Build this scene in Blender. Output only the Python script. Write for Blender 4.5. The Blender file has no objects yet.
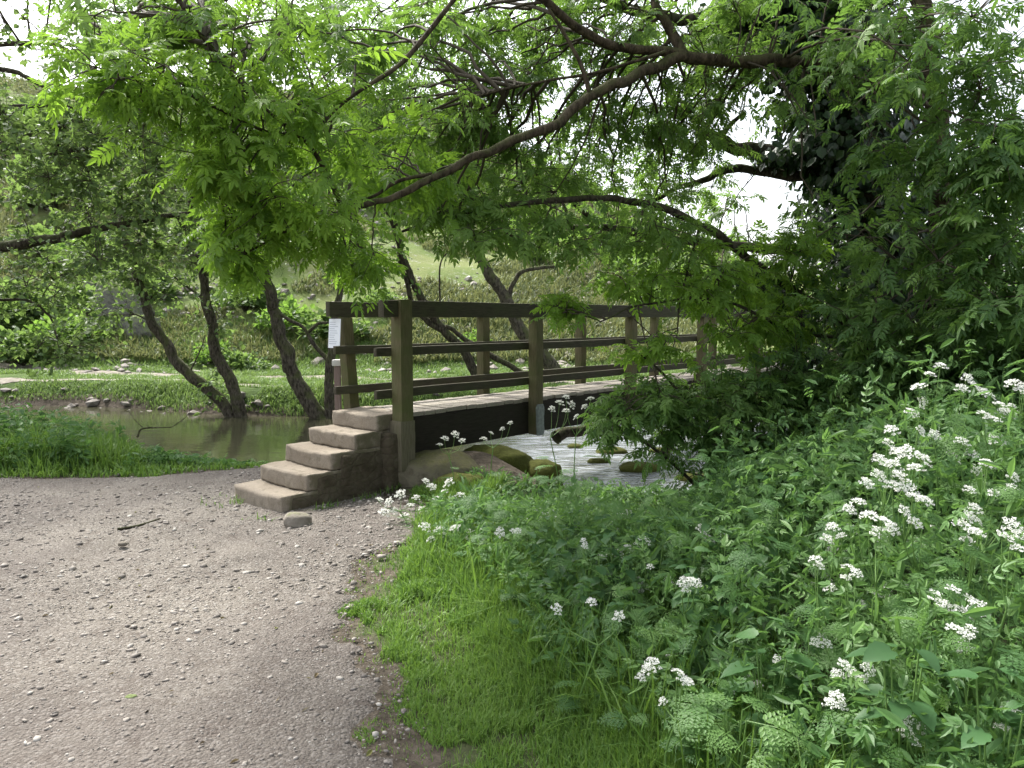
import bpy, bmesh, math
import numpy as np
from mathutils import Vector

S = bpy.context.scene
COL = S.collection
RNG = np.random.default_rng(11)
PI = math.pi

# ------------------------------------------------------------------ camera
EYE = 1.716
F = 760.0
PITCH = math.atan(67 / F)
cam_d = bpy.data.cameras.new('camera')
cam = bpy.data.objects.new('camera', cam_d)
COL.objects.link(cam)
cam.location = (0, 0, EYE)
cam.rotation_euler = (PI / 2 - PITCH, 0, 0)
cam_d.sensor_width = 36
cam_d.lens = 36 * F / 1024
cam_d.clip_start = 0.05
cam_d.clip_end = 2000
S.camera = cam

SP, CP = math.sin(PITCH), math.cos(PITCH)


def at(px, py, Y):
    a = (px - 512) / F
    b = (384 - py) / F
    dy = CP + b * SP
    dz = -SP + b * CP
    t = Y / dy
    return np.array([a * t, Y, EYE + dz * t])


# ------------------------------------------------------------------ noise
_tab = np.random.default_rng(5).random((256, 256))


def vnoise(x, y, f=1.0, seed=0):
    x = np.asarray(x, float) * f + seed * 17.31
    y = np.asarray(y, float) * f + seed * 9.77
    xi = np.floor(x).astype(int)
    yi = np.floor(y).astype(int)
    u = x - xi
    v = y - yi
    u = u * u * (3 - 2 * u)
    v = v * v * (3 - 2 * v)
    g = lambda i, j: _tab[i % 256, j % 256]
    return ((g(xi, yi) * (1 - u) + g(xi + 1, yi) * u) * (1 - v) + (g(xi, yi + 1) * (1 - u) + g(xi + 1, yi + 1) * u) * v) * 2 - 1


def fbm(x, y, f=1.0, o=4, seed=0):
    s, a = 0, 1.0
    for i in range(o):
        s = s + a * vnoise(x, y, f * 2 ** i, seed + i)
        a *= .5
    return s


def noise3(P, f, seed=0):
    return (vnoise(P[:, 0] + P[:, 2] * .7, P[:, 1] - P[:, 2] * .6, f, seed) + vnoise(P[:, 2] + P[:, 1] * .3, P[:, 0] - P[:, 1] * .5, f, seed + 3)) * .6


def sstep(a, b, x):
    t = np.clip((x - a) / (b - a), 0, 1)
    return t * t * (3 - 2 * t)


# ------------------------------------------------------------------ terrain height
WATER = -0.35
NB = np.array([(-60, 13), (-14, 11.6), (-8, 10.9), (-5.2, 10.4), (-4.2, 9.8), (-3, 9.35), (-2.2, 8.95), (-1.2, 8.75), (-.3, 8.5), (.4, 8.1), (1.2, 7.7), (2.5, 7.4), (5, 7.8), (9, 9), (16, 12), (60, 30)])
FB = np.array([(-60, 22), (-20, 18.8), (-9.5, 17.5), (-5.9, 15.9), (-3.9, 15.6), (0, 15.6), (3, 15.6), (6.5, 15.4), (10, 15.5), (16, 18), (60, 40)])
SKY_PX = [-2000, 0, 200, 350, 480, 560, 640, 700, 760, 850, 3000]
SKY_PY = [90, 100, 100, 108, 140, 180, 225, 258, 283, 296, 296]


def river_d(x, y):
    return np.minimum(y - np.interp(x, NB[:, 0], NB[:, 1]), np.interp(x, FB[:, 0], FB[:, 1]) - y)


def hfun(x, y):
    x = np.asarray(x, float)
    y = np.asarray(y, float)
    d = river_d(x, y) + .12 * vnoise(x, y, .9, 3)
    far = y > 12.5
    base = np.where(far, .12 + .015 * np.clip(y - 16, 0, 30), .0)
    base = base + .03 * vnoise(x, y, .7, 1) * sstep(-.8, .6, x + .3 * (y - 5)) + .012 * vnoise(x, y, 2.3, 2)
    base = base + np.where(far, .06 * fbm(x, y, .5, 3, 8), 0)
    base = base + .10 * sstep(.3, 2.5, x) * (1 - far)
    base = base + .34 * np.exp(-((x + .42) ** 2 + (y - 7.8) ** 2) / .62 ** 2) + .15 * np.exp(-((x + 1.9) ** 2 + (y - 8.3) ** 2) / .5 ** 2)
    g = sstep(-.75, .6, d)
    h = base * (1 - g) - .75 * g
    Y1 = 50.0
    yy = np.maximum(y, 1.0)
    px = 512 + F * x / yy
    el = (317 - np.interp(px, SKY_PX, SKY_PY)) / F
    Y0 = 21.5
    s = np.clip((yy - Y0) / (Y1 - Y0), 0, 1) ** 1.12
    hh = s * (EYE + el * Y1) + np.clip(s * 4, 0, 1) * (.45 * fbm(x, y, .16, 4, 4)) * np.clip(el * 6, .1, 1)
    return h + np.where(y > Y0, hh, 0)


def ground(x, y):
    return float(hfun(np.array([x]), np.array([y]))[0])


# ------------------------------------------------------------------ materials
def mat(name, build):
    m = bpy.data.materials.new(name)
    m.use_nodes = True
    nt = m.node_tree
    nt.nodes.clear()
    out = nt.nodes.new('ShaderNodeOutputMaterial')
    N = lambda t, **k: _node(nt, t, k)
    L = lambda a, b: nt.links.new(a, b)
    sh = build(N, L)
    L(sh, out.inputs['Surface'])
    return m


def _node(nt, t, k):
    n = nt.nodes.new('ShaderNode' + t)
    for a, v in k.items():
        if a in n.inputs.keys():
            n.inputs[a].default_value = v
        else:
            setattr(n, a, v)
    return n


def ramp(N, L, fac, stops):
    r = N('ValToRGB')
    e = r.color_ramp.elements
    while len(e) < len(stops):
        e.new(.5)
    for i, (p, c) in enumerate(stops):
        e[i].position = p
        e[i].color = (*c, 1)
    L(fac, r.inputs['Fac'])
    return r.outputs['Color']


def noise(N, L, scale, detail=4, rough=.55, coord=None):
    n = N('TexNoise')
    n.inputs['Scale'].default_value = scale
    n.inputs['Detail'].default_value = detail
    n.inputs['Roughness'].default_value = rough
    if coord is not None:
        L(coord, n.inputs['Vector'])
    return n.outputs['Fac']


def geo(N):
    return N('NewGeometry').outputs['Position']


def mixc(N, L, fac, a, b, mode='MIX'):
    m = N('Mix', data_type='RGBA', blend_type=mode)
    if isinstance(fac, float):
        m.inputs[0].default_value = fac
    else:
        L(fac, m.inputs[0])
    for i, c in ((6, a), (7, b)):
        if isinstance(c, tuple):
            m.inputs[i].default_value = (*c, 1)
        else:
            L(c, m.inputs[i])
    return m.outputs[2]


def bump(N, L, h, strength, dist):
    b = N('Bump')
    b.inputs['Strength'].default_value = strength
    b.inputs['Distance'].default_value = dist
    L(h, b.inputs['Height'])
    return b.outputs['Normal']


def princ(N, L, col, rough=.8, spec=.3, nrm=None):
    p = N('BsdfPrincipled')
    if isinstance(col, tuple):
        p.inputs['Base Color'].default_value = (*col, 1)
    else:
        L(col, p.inputs['Base Color'])
    p.inputs['Roughness'].default_value = rough
    p.inputs['Specular IOR Level'].default_value = spec
    if nrm is not None:
        L(nrm, p.inputs['Normal'])
    return p.outputs[0]


def leafmat(name, dark, mid, light, trans=.42, tcol=None, rough=.5, spec=.35):
    def b(N, L):
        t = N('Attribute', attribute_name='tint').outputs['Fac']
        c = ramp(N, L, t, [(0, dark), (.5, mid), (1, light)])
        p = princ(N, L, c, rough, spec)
        tr = N('BsdfTranslucent')
        tc = mixc(N, L, .7, c, tcol or tuple(min(1, v * k) for v, k in zip(light, (1.4, 1.45, 1.0))))
        L(tc, tr.inputs['Color'])
        m = N('MixShader')
        m.inputs[0].default_value = trans
        L(p, m.inputs[1])
        L(tr.outputs[0], m.inputs[2])
        return m.outputs[0]
    return mat(name, b)


M = {}
M['ash'] = leafmat('ash_leaf', (.064, .132, .021), (.112, .215, .03), (.19, .315, .042), .52)
M['ash_far'] = leafmat('ash_leaf_soft', (.052, .105, .026), (.094, .18, .038), (.16, .265, .055), .5)
M['alder'] = leafmat('alder_leaf', (.054, .10, .038), (.092, .155, .054), (.165, .245, .075), .45)
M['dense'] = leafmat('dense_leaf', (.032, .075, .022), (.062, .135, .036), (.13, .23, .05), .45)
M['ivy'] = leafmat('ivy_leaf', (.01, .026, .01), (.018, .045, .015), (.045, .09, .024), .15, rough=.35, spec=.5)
M['fern'] = leafmat('parsley_leaf', (.044, .104, .034), (.08, .17, .052), (.145, .26, .075), .4)
M['nettle'] = leafmat('nettle_leaf', (.032, .08, .028), (.058, .138, .046), (.11, .215, .07), .36)
M['grass'] = leafmat('grass_blade', (.055, .12, .024), (.098, .195, .034), (.18, .29, .06), .35)
M['grass_far'] = leafmat('bank_grass', (.065, .125, .03), (.115, .205, .045), (.20, .28, .10), .3)
M['hillgrass'] = leafmat('hill_grass', (.07, .105, .036), (.13, .17, .062), (.24, .24, .13), .25)
M['flower'] = leafmat('white_floret', (.68, .69, .62), (.78, .78, .73), (.82, .82, .79), .25, (.8, .8, .75), .7, .1)


def _bark(N, L, a, bb, moss, mfac):
    g = geo(N)
    mp = N('Mapping')
    mp.inputs['Scale'].default_value = (1, 1, .35)
    L(g, mp.inputs['Vector'])
    n1 = noise(N, L, 26, 6, .65, mp.outputs[0])
    n2 = noise(N, L, 5, 4, .6, g)
    c = ramp(N, L, n1, [(.38, a), (.66, bb)])
    nz = N('SeparateXYZ')
    L(N('NewGeometry').outputs['Normal'], nz.inputs[0])
    ma = N('Math', operation='MULTIPLY_ADD')
    L(nz.outputs['Z'], ma.inputs[0])
    ma.inputs[1].default_value = .25
    L(n2, ma.inputs[2])
    f = ramp(N, L, ma.outputs[0], [(.5, (0, 0, 0)), (.72, (mfac,) * 3)])
    c = mixc(N, L, f, c, moss)
    return princ(N, L, c, .9, .15, bump(N, L, n1, 1.0, .035))


M['bark'] = mat('bark', lambda N, L: _bark(N, L, (.022, .018, .013), (.095, .08, .06), (.06, .075, .025), .6))
M['bark_warm'] = mat('bark_warm', lambda N, L: _bark(N, L, (.026, .02, .013), (.10, .078, .052), (.065, .075, .025), .6))
M['bark_pale'] = mat('bark_pale', lambda N, L: _bark(N, L, (.03, .025, .019), (.14, .122, .095), (.085, .10, .035), .75))
M['twig'] = mat('twig', lambda N, L: princ(N, L, (.06, .05, .035), .85, .2))
M['stem'] = mat('green_stem', lambda N, L: princ(N, L, (.11, .2, .05), .6, .3))


def _ground(N, L):
    g = geo(N)
    a = N('Attribute', attribute_name='tint').outputs['Fac']      # 0 soil, .5 turf, 1 hill
    n1 = noise(N, L, 2.2, 6, .6, g)
    n2 = noise(N, L, 14, 5, .6, g)
    n3 = noise(N, L, .35, 5, .6, g)
    soil = ramp(N, L, n2, [(.3, (.045, .037, .028)), (.7, (.12, .10, .078))])
    turf = ramp(N, L, n1, [(.3, (.035, .06, .016)), (.7, (.07, .11, .026))])
    hill = ramp(N, L, n3, [(.25, (.095, .11, .045)), (.45, (.16, .185, .07)), (.6, (.11, .155, .045)), (.8, (.24, .225, .15))])
    sp = ramp(N, L, noise(N, L, 3.5, 7, .7, g), [(.56, (0, 0, 0)), (.66, (.6, .6, .6))])
    hill = mixc(N, L, sp, hill, (.33, .32, .29))
    f1 = ramp(N, L, a, [(.1, (0, 0, 0)), (.45, (1, 1, 1))])
    f2 = ramp(N, L, a, [(.55, (0, 0, 0)), (.95, (1, 1, 1))])
    c = mixc(N, L, f2, mixc(N, L, f1, soil, turf), hill)
    return princ(N, L, c, .95, .1, bump(N, L, n2, .7, .06))


M['ground'] = mat('ground', _ground)


def _path(N, L):
    g = geo(N)
    n1 = noise(N, L, .9, 5, .6, g)
    n2 = noise(N, L, 60, 4, .7, g)
    n3 = noise(N, L, 7, 5, .6, g)
    v = N('TexVoronoi')
    v.inputs['Scale'].default_value = 70
    L(g, v.inputs['Vector'])
    c = ramp(N, L, n1, [(.3, (.06, .05, .043)), (.47, (.122, .105, .088)), (.7, (.185, .163, .138))])
    c = mixc(N, L, .5, c, ramp(N, L, n2, [(.3, (.06, .052, .043)), (.7, (.25, .23, .20))]))
    c = mixc(N, L, ramp(N, L, n3, [(.5, (0, 0, 0)), (.68, (.6, .6, .6))]), c, (.085, .068, .054))
    vs = N('SeparateColor')
    L(v.outputs['Color'], vs.inputs[0])
    pale = ramp(N, L, vs.outputs[0], [(.74, (0, 0, 0)), (.84, (.5, .5, .5))])
    c = mixc(N, L, pale, c, (.27, .25, .225))
    c = mixc(N, L, ramp(N, L, noise(N, L, .55, 3, .5, g), [(.42, (.7, .7, .7)), (.60, (0, 0, 0))]), c, mixc(N, L, .6, c, (.062, .049, .046)))
    ad = N('Math', operation='SUBTRACT')
    L(n2, ad.inputs[0])
    L(v.outputs['Distance'], ad.inputs[1])
    return princ(N, L, c, .88, .25, bump(N, L, ad.outputs[0], .85, .012))


M['path'] = mat('gravel_path', _path)
M['farpath'] = mat('pale_path', lambda N, L: princ(N, L, ramp(N, L, noise(N, L, 5, 5, .6, geo(N)), [(.3, (.10, .09, .07)), (.7, (.27, .245, .205))]), .9, .1))


def _pebble(N, L):
    t = N('Attribute', attribute_name='tint').outputs['Fac']
    c = ramp(N, L, t, [(0, (.075, .063, .053)), (.4, (.16, .138, .118)), (.8, (.27, .24, .21)), (1, (.37, .35, .315))])
    n = noise(N, L, 90, 3, .6, geo(N))
    return princ(N, L, mixc(N, L, .25, c, ramp(N, L, n, [(.3, (.1, .09, .08)), (.7, (.4, .38, .35))])), .8, .3)


M['pebble'] = mat('pebble', _pebble)


def _rock(N, L, a, b, moss, m0, m1):
    g = geo(N)
    n1 = noise(N, L, 9, 8, .65, g)
    n2 = noise(N, L, 45, 4, .6, g)
    c = ramp(N, L, n1, [(.3, a), (.7, b)])
    nz = N('SeparateXYZ')
    L(N('NewGeometry').outputs['Normal'], nz.inputs[0])
    ma = N('Math', operation='MULTIPLY_ADD')
    L(nz.outputs['Z'], ma.inputs[0])
    ma.inputs[1].default_value = .35
    L(n1, ma.inputs[2])
    f = ramp(N, L, ma.outputs[0], [(m0, (0, 0, 0)), (m1, (.9, .9, .9))])
    mc = ramp(N, L, n2, [(.3, moss), (.7, tuple(v * 1.9 for v in moss))])
    return princ(N, L, mixc(N, L, f, c, mc), .95, .15, bump(N, L, n2, .7, .012))


M['rock'] = mat('rock', lambda N, L: _rock(N, L, (.12, .105, .085), (.30, .27, .23), (.06, .07, .02), .8, 1.1))
M['slab'] = mat('slab', lambda N, L: _rock(N, L, (.075, .066, .045), (.20, .18, .13), (.06, .06, .02), .6, .95))
M['mossrock'] = mat('mossy_rock', lambda N, L: _rock(N, L, (.035, .034, .018), (.12, .11, .065), (.05, .055, .011), .2, .5))
M['limestone'] = mat('limestone', lambda N, L: _rock(N, L, (.07, .068, .06), (.28, .27, .25), (.09, .115, .04), .5, .75))


def _concrete(N, L):
    g = geo(N)
    n1 = noise(N, L, 3.5, 6, .65, g)
    n2 = noise(N, L, 85, 4, .7, g)
    n3 = noise(N, L, 14, 5, .6, g)
    c = ramp(N, L, n1, [(.3, (.19, .155, .115)), (.55, (.27, .23, .18)), (.75, (.33, .29, .235))])
    c = mixc(N, L, .45, c, ramp(N, L, n2, [(.25, (.08, .066, .05)), (.75, (.33, .29, .24))]))
    c = mixc(N, L, ramp(N, L, n3, [(.52, (0, 0, 0)), (.66, (.6, .6, .6))]), c, (.13, .112, .078))
    nz = N('SeparateXYZ')
    L(N('NewGeometry').outputs['Normal'], nz.inputs[0])
    # mossy staining, plus painted-in shade, on the end that faces the bank
    mx = N('Math', operation='MULTIPLY_ADD')
    L(nz.outputs['X'], mx.inputs[0])
    mx.inputs[1].default_value = .5
    L(n3, mx.inputs[2])
    c = mixc(N, L, ramp(N, L, mx.outputs[0], [(.66, (0, 0, 0)), (.86, (.75, .75, .75))]), c, (.10, .09, .055))
    return princ(N, L, c, .92, .15, bump(N, L, mixc(N, L, .5, n2, n3), .8, .010))


M['concrete'] = mat('concrete', _concrete)


def _masonry(N, L):
    g = geo(N)
    v = N('TexVoronoi', feature='DISTANCE_TO_EDGE')
    v.inputs['Scale'].default_value = 5.5
    mp = N('Mapping')
    mp.inputs['Scale'].default_value = (1, 1, 1.7)
    L(g, mp.inputs['Vector'])
    L(mp.outputs[0], v.inputs['Vector'])
    n1 = noise(N, L, 6, 6, .65, g)
    n2 = noise(N, L, 40, 5, .65, g)
    c = ramp(N, L, n1, [(.3, (.045, .036, .025)), (.5, (.085, .07, .05)), (.7, (.13, .115, .085))])
    c = mixc(N, L, ramp(N, L, n2, [(.5, (0, 0, 0)), (.7, (.5, .5, .5))]), c, (.06, .07, .03))
    j = ramp(N, L, v.outputs['Distance'], [(0, (1, 1, 1)), (.06, (0, 0, 0))])
    c = mixc(N, L, .35, c, mixc(N, L, j, c, (.035, .03, .022)))
    h = ramp(N, L, v.outputs['Distance'], [(0, (0, 0, 0)), (.12, (1, 1, 1))])
    return princ(N, L, c, .95, .1, bump(N, L, mixc(N, L, .75, h, n2), .8, .03))


M['masonry'] = mat('masonry', _masonry)


def _wood(N, L, a, b, green, gf, sx):
    tc = N('TexCoord').outputs['Object']
    mp = N('Mapping')
    mp.inputs['Scale'].default_value = sx
    L(tc, mp.inputs['Vector'])
    n1 = noise(N, L, 9, 7, .7, mp.outputs[0])
    n2 = noise(N, L, 4, 4, .6, geo(N))
    c = ramp(N, L, n1, [(.28, a), (.72, b)])
    c = mixc(N, L, ramp(N, L, n2, [(.42, (0, 0, 0)), (.66, (gf,) * 3)]), c, green)
    return princ(N, L, c, .85, .2, bump(N, L, n1, .5, .006))


M['wood_post'] = mat('post_wood', lambda N, L: _wood(N, L, (.06, .052, .026), (.15, .132, .075), (.08, .09, .032), .8, (9, 9, .8)))
M['wood_foot'] = mat('footing_wood', lambda N, L: _wood(N, L, (.075, .064, .045), (.17, .15, .11), (.10, .10, .05), .5, (9, 9, .8)))
M['wood_rail'] = mat('rail_wood', lambda N, L: _wood(N, L, (.028, .025, .017), (.08, .071, .05), (.055, .062, .028), .65, (.9, 9, 9)))
M['wood_pale'] = mat('deck_wood', lambda N, L: _wood(N, L, (.16, .14, .115), (.34, .31, .27), (.2, .19, .13), .3, (9, .9, 9)))
M['wood_dark'] = mat('dark_timber', lambda N, L: _wood(N, L, (.012, .010, .008), (.035, .029, .022), (.025, .028, .015), .5, (.9, 9, 9)))
M['plate'] = mat('galvanised_plate', lambda N, L: princ(N, L, ramp(N, L, noise(N, L, 30, 4, .6, geo(N)), [(.3, (.10, .12, .12)), (.7, (.2, .23, .22))]), .55, .5))


def _water(N, L):
    g = geo(N)
    mp = N('Mapping')
    mp.inputs['Scale'].default_value = (.6, 1.3, 1)
    L(g, mp.inputs['Vector'])
    n1 = noise(N, L, 2.2, 3, .5, mp.outputs[0])
    n2 = noise(N, L, 9, 3, .55, mp.outputs[0])
    sx = N('SeparateXYZ')
    L(g, sx.inputs[0])
    r = N('MapRange')                     # the water runs fast and broken over the stones by the bridge
    L(sx.outputs['X'], r.inputs[0])
    r.inputs[1].default_value, r.inputs[2].default_value = -1.5, .6
    r.inputs[3].default_value, r.inputs[4].default_value = .16, 1.3
    a = N('Math', operation='MULTIPLY_ADD')
    L(n2, a.inputs[0])
    a.inputs[1].default_value = .4
    L(n1, a.inputs[2])
    h = N('Math', operation='MULTIPLY')
    L(a.outputs[0], h.inputs[0])
    L(r.outputs[0], h.inputs[1])
    c = ramp(N, L, noise(N, L, .8, 4, .6, g), [(.3, (.036, .037, .021)), (.7, (.062, .06, .036))])
    mp2 = N('Mapping')
    mp2.inputs['Scale'].default_value = (.55, 1.6, 1)
    mp2.inputs['Rotation'].default_value = (0, 0, .5)
    L(g, mp2.inputs['Vector'])
    f = noise(N, L, 6.5, 8, .72, mp2.outputs[0])
    fm = N('Math', operation='MULTIPLY')
    L(ramp(N, L, f, [(.40, (.12, .12, .12)), (.56, (.5, .5, .5)), (.66, (.85, .85, .85))]), fm.inputs[0])
    r2 = N('MapRange')
    L(sx.outputs['X'], r2.inputs[0])
    r2.inputs[1].default_value, r2.inputs[2].default_value = -.9, .3
    L(r2.outputs[0], fm.inputs[1])
    c = mixc(N, L, fm.outputs[0], c, (.5, .54, .6))  # foam, and pale sky reflection painted into the water colour
    return princ(N, L, c, .07, .6, bump(N, L, h.outputs[0], .6, .06))


M['water'] = mat('river_water', _water)


# ------------------------------------------------------------------ mesh helpers
class G:
    def __init__(s):
        s.V, s.Q, s.T, s.C, s.n = [], [], [], [], 0

    def add(s, V, Fc, tint=None):
        V = np.asarray(V, float).reshape(-1, 3)
        Fc = np.asarray(Fc, int)
        if tint is None:
            tint = np.full(len(V), .5)
        elif np.isscalar(tint):
            tint = np.full(len(V), float(tint))
        s.V.append(V)
        s.C.append(tint)
        (s.Q if Fc.shape[1] == 4 else s.T).append(Fc + s.n)
        s.n += len(V)
        return s

    def build(s, name, material, parent=None, smooth=False):
        V = np.concatenate(s.V)
        C = np.clip(np.concatenate(s.C), 0, 1)
        if parent is not None:
            V = V - np.array(parent.location)
        Q = np.concatenate(s.Q) if s.Q else np.zeros((0, 4), int)
        T = np.concatenate(s.T) if s.T else np.zeros((0, 3), int)
        me = bpy.data.meshes.new(name)
        me.vertices.add(len(V))
        me.vertices.foreach_set('co', V.astype(np.float32).ravel())
        nl = Q.size + T.size
        me.loops.add(nl)
        me.loops.foreach_set('vertex_index', np.concatenate([Q.ravel(), T.ravel()]).astype(np.int32))
        me.polygons.add(len(Q) + len(T))
        st = np.concatenate([np.arange(len(Q)) * 4, Q.size + np.arange(len(T)) * 3])
        me.polygons.foreach_set('loop_start', st.astype(np.int32))
        if smooth:
            me.polygons.foreach_set('use_smooth', np.ones(len(Q) + len(T), bool))
        else:
            me.polygons.foreach_set('use_smooth', np.zeros(len(Q) + len(T), bool))
        me.update(calc_edges=True)
        at_ = me.attributes.new('tint', 'FLOAT', 'POINT')
        at_.data.foreach_set('value', C.astype(np.float32))
        me.materials.append(material)
        o = bpy.data.objects.new(name, me)
        COL.objects.link(o)
        if parent is not None:
            o.parent = parent
        return o


def tag(o, label=None, cat=None, group=None, kind=None):
    if label:
        o['label'] = label
    if cat:
        o['category'] = cat
    if group:
        o['group'] = group
    if kind:
        o['kind'] = kind
    return o


def thing(name, loc, label, cat, group=None):
    o = bpy.data.objects.new(name, None)
    o.empty_display_size = .2
    COL.objects.link(o)
    o.location = tuple(float(v) for v in loc)
    return tag(o, label, cat, group)


def nrm(v):
    return v / np.maximum(np.linalg.norm(v, axis=-1, keepdims=True), 1e-9)


def mtube(P, r, k=4):
    """P (m,n,3), r (m,n) -> verts, quads"""
    P = np.asarray(P, float)
    m, n, _ = P.shape
    r = np.broadcast_to(np.asarray(r, float), (m, n))
    t = nrm(np.gradient(P, axis=1))
    mean = nrm(P[:, -1] - P[:, 0])
    ref = np.where(np.abs(mean[:, 2:3]) > .75, np.array([[1., .2, 0]]), np.array([[0., 0, 1]]))[:, None, :]
    u = nrm(ref - (ref * t).sum(-1, keepdims=True) * t)
    v = np.cross(t, u)
    a = np.arange(k) * 2 * PI / k
    V = P[:, :, None, :] + r[:, :, None, None] * (np.cos(a)[None, None, :, None] * u[:, :, None, :] + np.sin(a)[None, None, :, None] * v[:, :, None, :])
    idx = np.arange(m * n * k).reshape(m, n, k)
    q = np.stack([idx[:, :-1, :], np.roll(idx, -1, 2)[:, :-1, :], np.roll(idx, -1, 2)[:, 1:, :], idx[:, 1:, :]], -1).reshape(-1, 4)
    return V.reshape(-1, 3), q


def spline(P, n):
    P = np.asarray(P, float)
    if len(P) == 2:
        t = np.linspace(0, 1, n)[:, None]
        return P[0] * (1 - t) + P[1] * t
    E = np.vstack([2 * P[0] - P[1], P, 2 * P[-1] - P[-2]])
    s = np.linspace(0, len(P) - 1 - 1e-6, n)
    i = s.astype(int)
    t = (s - i)[:, None]
    p0, p1, p2, p3 = E[i], E[i + 1], E[i + 2], E[i + 3]
    return .5 * (2 * p1 + (p2 - p0) * t + (2 * p0 - 5 * p1 + 4 * p2 - p3) * t ** 2 + (3 * p1 - p0 - 3 * p2 + p3) * t ** 3)


def limb_geo(P, r0, r1, k=10, n=None, wob=.12, seed=0, power=1.0):
    n = n or max(10, len(P) * 10)
    C = spline(P, n)
    L = np.linalg.norm(np.diff(C, axis=0), axis=1).sum()
    s = np.linspace(0, 1, n)
    rng = np.random.default_rng(seed + 100)
    w = np.stack([vnoise(s * L * 2.3, s * 0, 1, seed + j) for j in range(3)], 1)
    w2 = np.stack([vnoise(s * L * 6.5, s * 0 + 3, 1, seed + 7 + j) for j in range(3)], 1)
    C = C + (w * .5 + w2 * .26) * min(r0, .06 + .1 * r0) * np.sin(np.minimum(1, s * 4) * PI / 2)[:, None]
    r = r0 + (r1 - r0) * s ** power
    V, q = mtube(C[None], r[None], k)
    nn = noise3(V, 9, seed) * .6 + noise3(V, 24, seed + 5) * .4
    ctr = np.repeat(C, k, axis=0)
    V = ctr + (V - ctr) * (1 + wob * 2 * nn)[:, None]
    # end cap
    g = G()
    g.add(V, q)
    last = V[-k:]
    cv = np.vstack([last, last.mean(0)])
    g.add(cv, np.array([[i, (i + 1) % k, k] for i in range(k)]))
    return g, C


def frames(ax, up):
    x = nrm(ax)
    y = nrm(np.cross(up, x))
    z = np.cross(x, y)
    return np.stack([x, y, z], -1)


def inst(TV, TF, pos, Mx, sc):
    sc = np.asarray(sc)
    if sc.ndim == 1:
        sc = sc[:, None, None]
    else:
        sc = sc[:, None, :]
    V = np.einsum('kij,knj->kni', Mx, TV[None] * sc) + pos[:, None, :]
    k, n = len(pos), len(TV)
    Fc = (TF[None] + (np.arange(k) * n)[:, None, None]).reshape(-1, TF.shape[1])
    return V.reshape(-1, 3), Fc


def ball(rng, n):
    v = nrm(rng.normal(size=(n, 3)))
    return v * rng.random((n, 1)) ** (1 / 2.6)


# leaf templates (length 1 along x)
def leaf_t(w=.26, fold=.08, droop=.1, x0=.32, x1=.68):
    V = np.array([(0, 0, 0), (x0, w, fold), (x1, w * .8, fold), (1, 0, 0), (x1, -w * .8, fold), (x0, -w, fold), ])
    V[:, 2] -= droop * V[:, 0] ** 2
    return V, np.array([[0, 3, 2, 1], [0, 5, 4, 3]])


def compound_t(pairs=4, ll=.34, w=.30, droop=.22, ang=55, seed=0):
    rng = np.random.default_rng(seed)
    lv, lf = leaf_t(w, .06, .12)
    VV, FF, n = [], [], 0
    xs = np.linspace(.26, .80, pairs)
    sets = [(x, s, math.radians(ang + rng.normal() * 8), ll * (1 - .25 * abs(x - .55) / .3) * rng.uniform(.85, 1.1)) for x in xs for s in (1, -1)] + [(.84, 1, 0.05, ll * 1.0)]
    for x, s, a, l in sets:
        c, sn = math.cos(a), math.sin(a) * s
        tilt = rng.normal() * .18
        P = lv * l
        q = np.stack([P[:, 0] * c - P[:, 1] * sn, P[:, 0] * sn + P[:, 1] * c, P[:, 2] + tilt * P[:, 1] - .18 * P[:, 0]], 1)
        q[:, 0] += x
        VV.append(q)
        FF.append(lf + n)
        n += len(q)
    hw = .006
    rv = np.array([(0, hw, 0), (0, -hw, 0), (.45, -hw, 0), (.45, hw, 0), (.9, -hw, 0), (.9, hw, 0)])
    VV.append(rv)
    FF.append(np.array([[0, 1, 2, 3], [3, 2, 4, 5]]) + n)
    V = np.vstack(VV)
    V[:, 2] -= droop * V[:, 0] ** 2
    return V, np.vstack(FF)


def fern_t(seed=0):
    rng = np.random.default_rng(seed)
    lv, lf = leaf_t(.25, .04, .1)
    VV, FF, n = [], [], 0
    for x in np.linspace(.26, .95, 7):
        pl = .50 * (1.05 - x) ** .8
        for s in (1, -1):
            a = math.radians(58) * s
            d = np.array([math.cos(a), math.sin(a)])
            for j, u in enumerate(np.linspace(.15, 1, 5)):
                for s2 in ((1, -1) if u < .95 else (0,)):
                    b = a + s2 * .85
                    l = pl * .36 * (1.15 - .6 * u) * rng.uniform(.8, 1.15)
                    c, sn = math.cos(b), math.sin(b)
                    P = lv * l
                    q = np.stack([P[:, 0] * c - P[:, 1] * sn, P[:, 0] * sn + P[:, 1] * c, P[:, 2] + rng.normal() * .05 * P[:, 0]], 1)
                    q[:, :2] += np.array([x, 0]) + d * pl * u
                    q[:, 2] += -.12 * pl * u + .02 * rng.normal() * pl
                    VV.append(q)
                    FF.append(lf + n)
                    n += 6
    hw = .008
    rv = np.array([(0, hw, 0), (0, -hw, 0), (.5, -hw, 0), (.5, hw, 0), (1, -hw * .3, 0), (1, hw * .3, 0)])
    VV.append(rv)
    FF.append(np.array([[0, 1, 2, 3], [3, 2, 4, 5]]) + n)
    V = np.vstack(VV)
    V[:, 2] += .10 * np.sin(V[:, 0] * 2.4) - .28 * V[:, 0] ** 2
    return V, np.vstack(FF)


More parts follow.
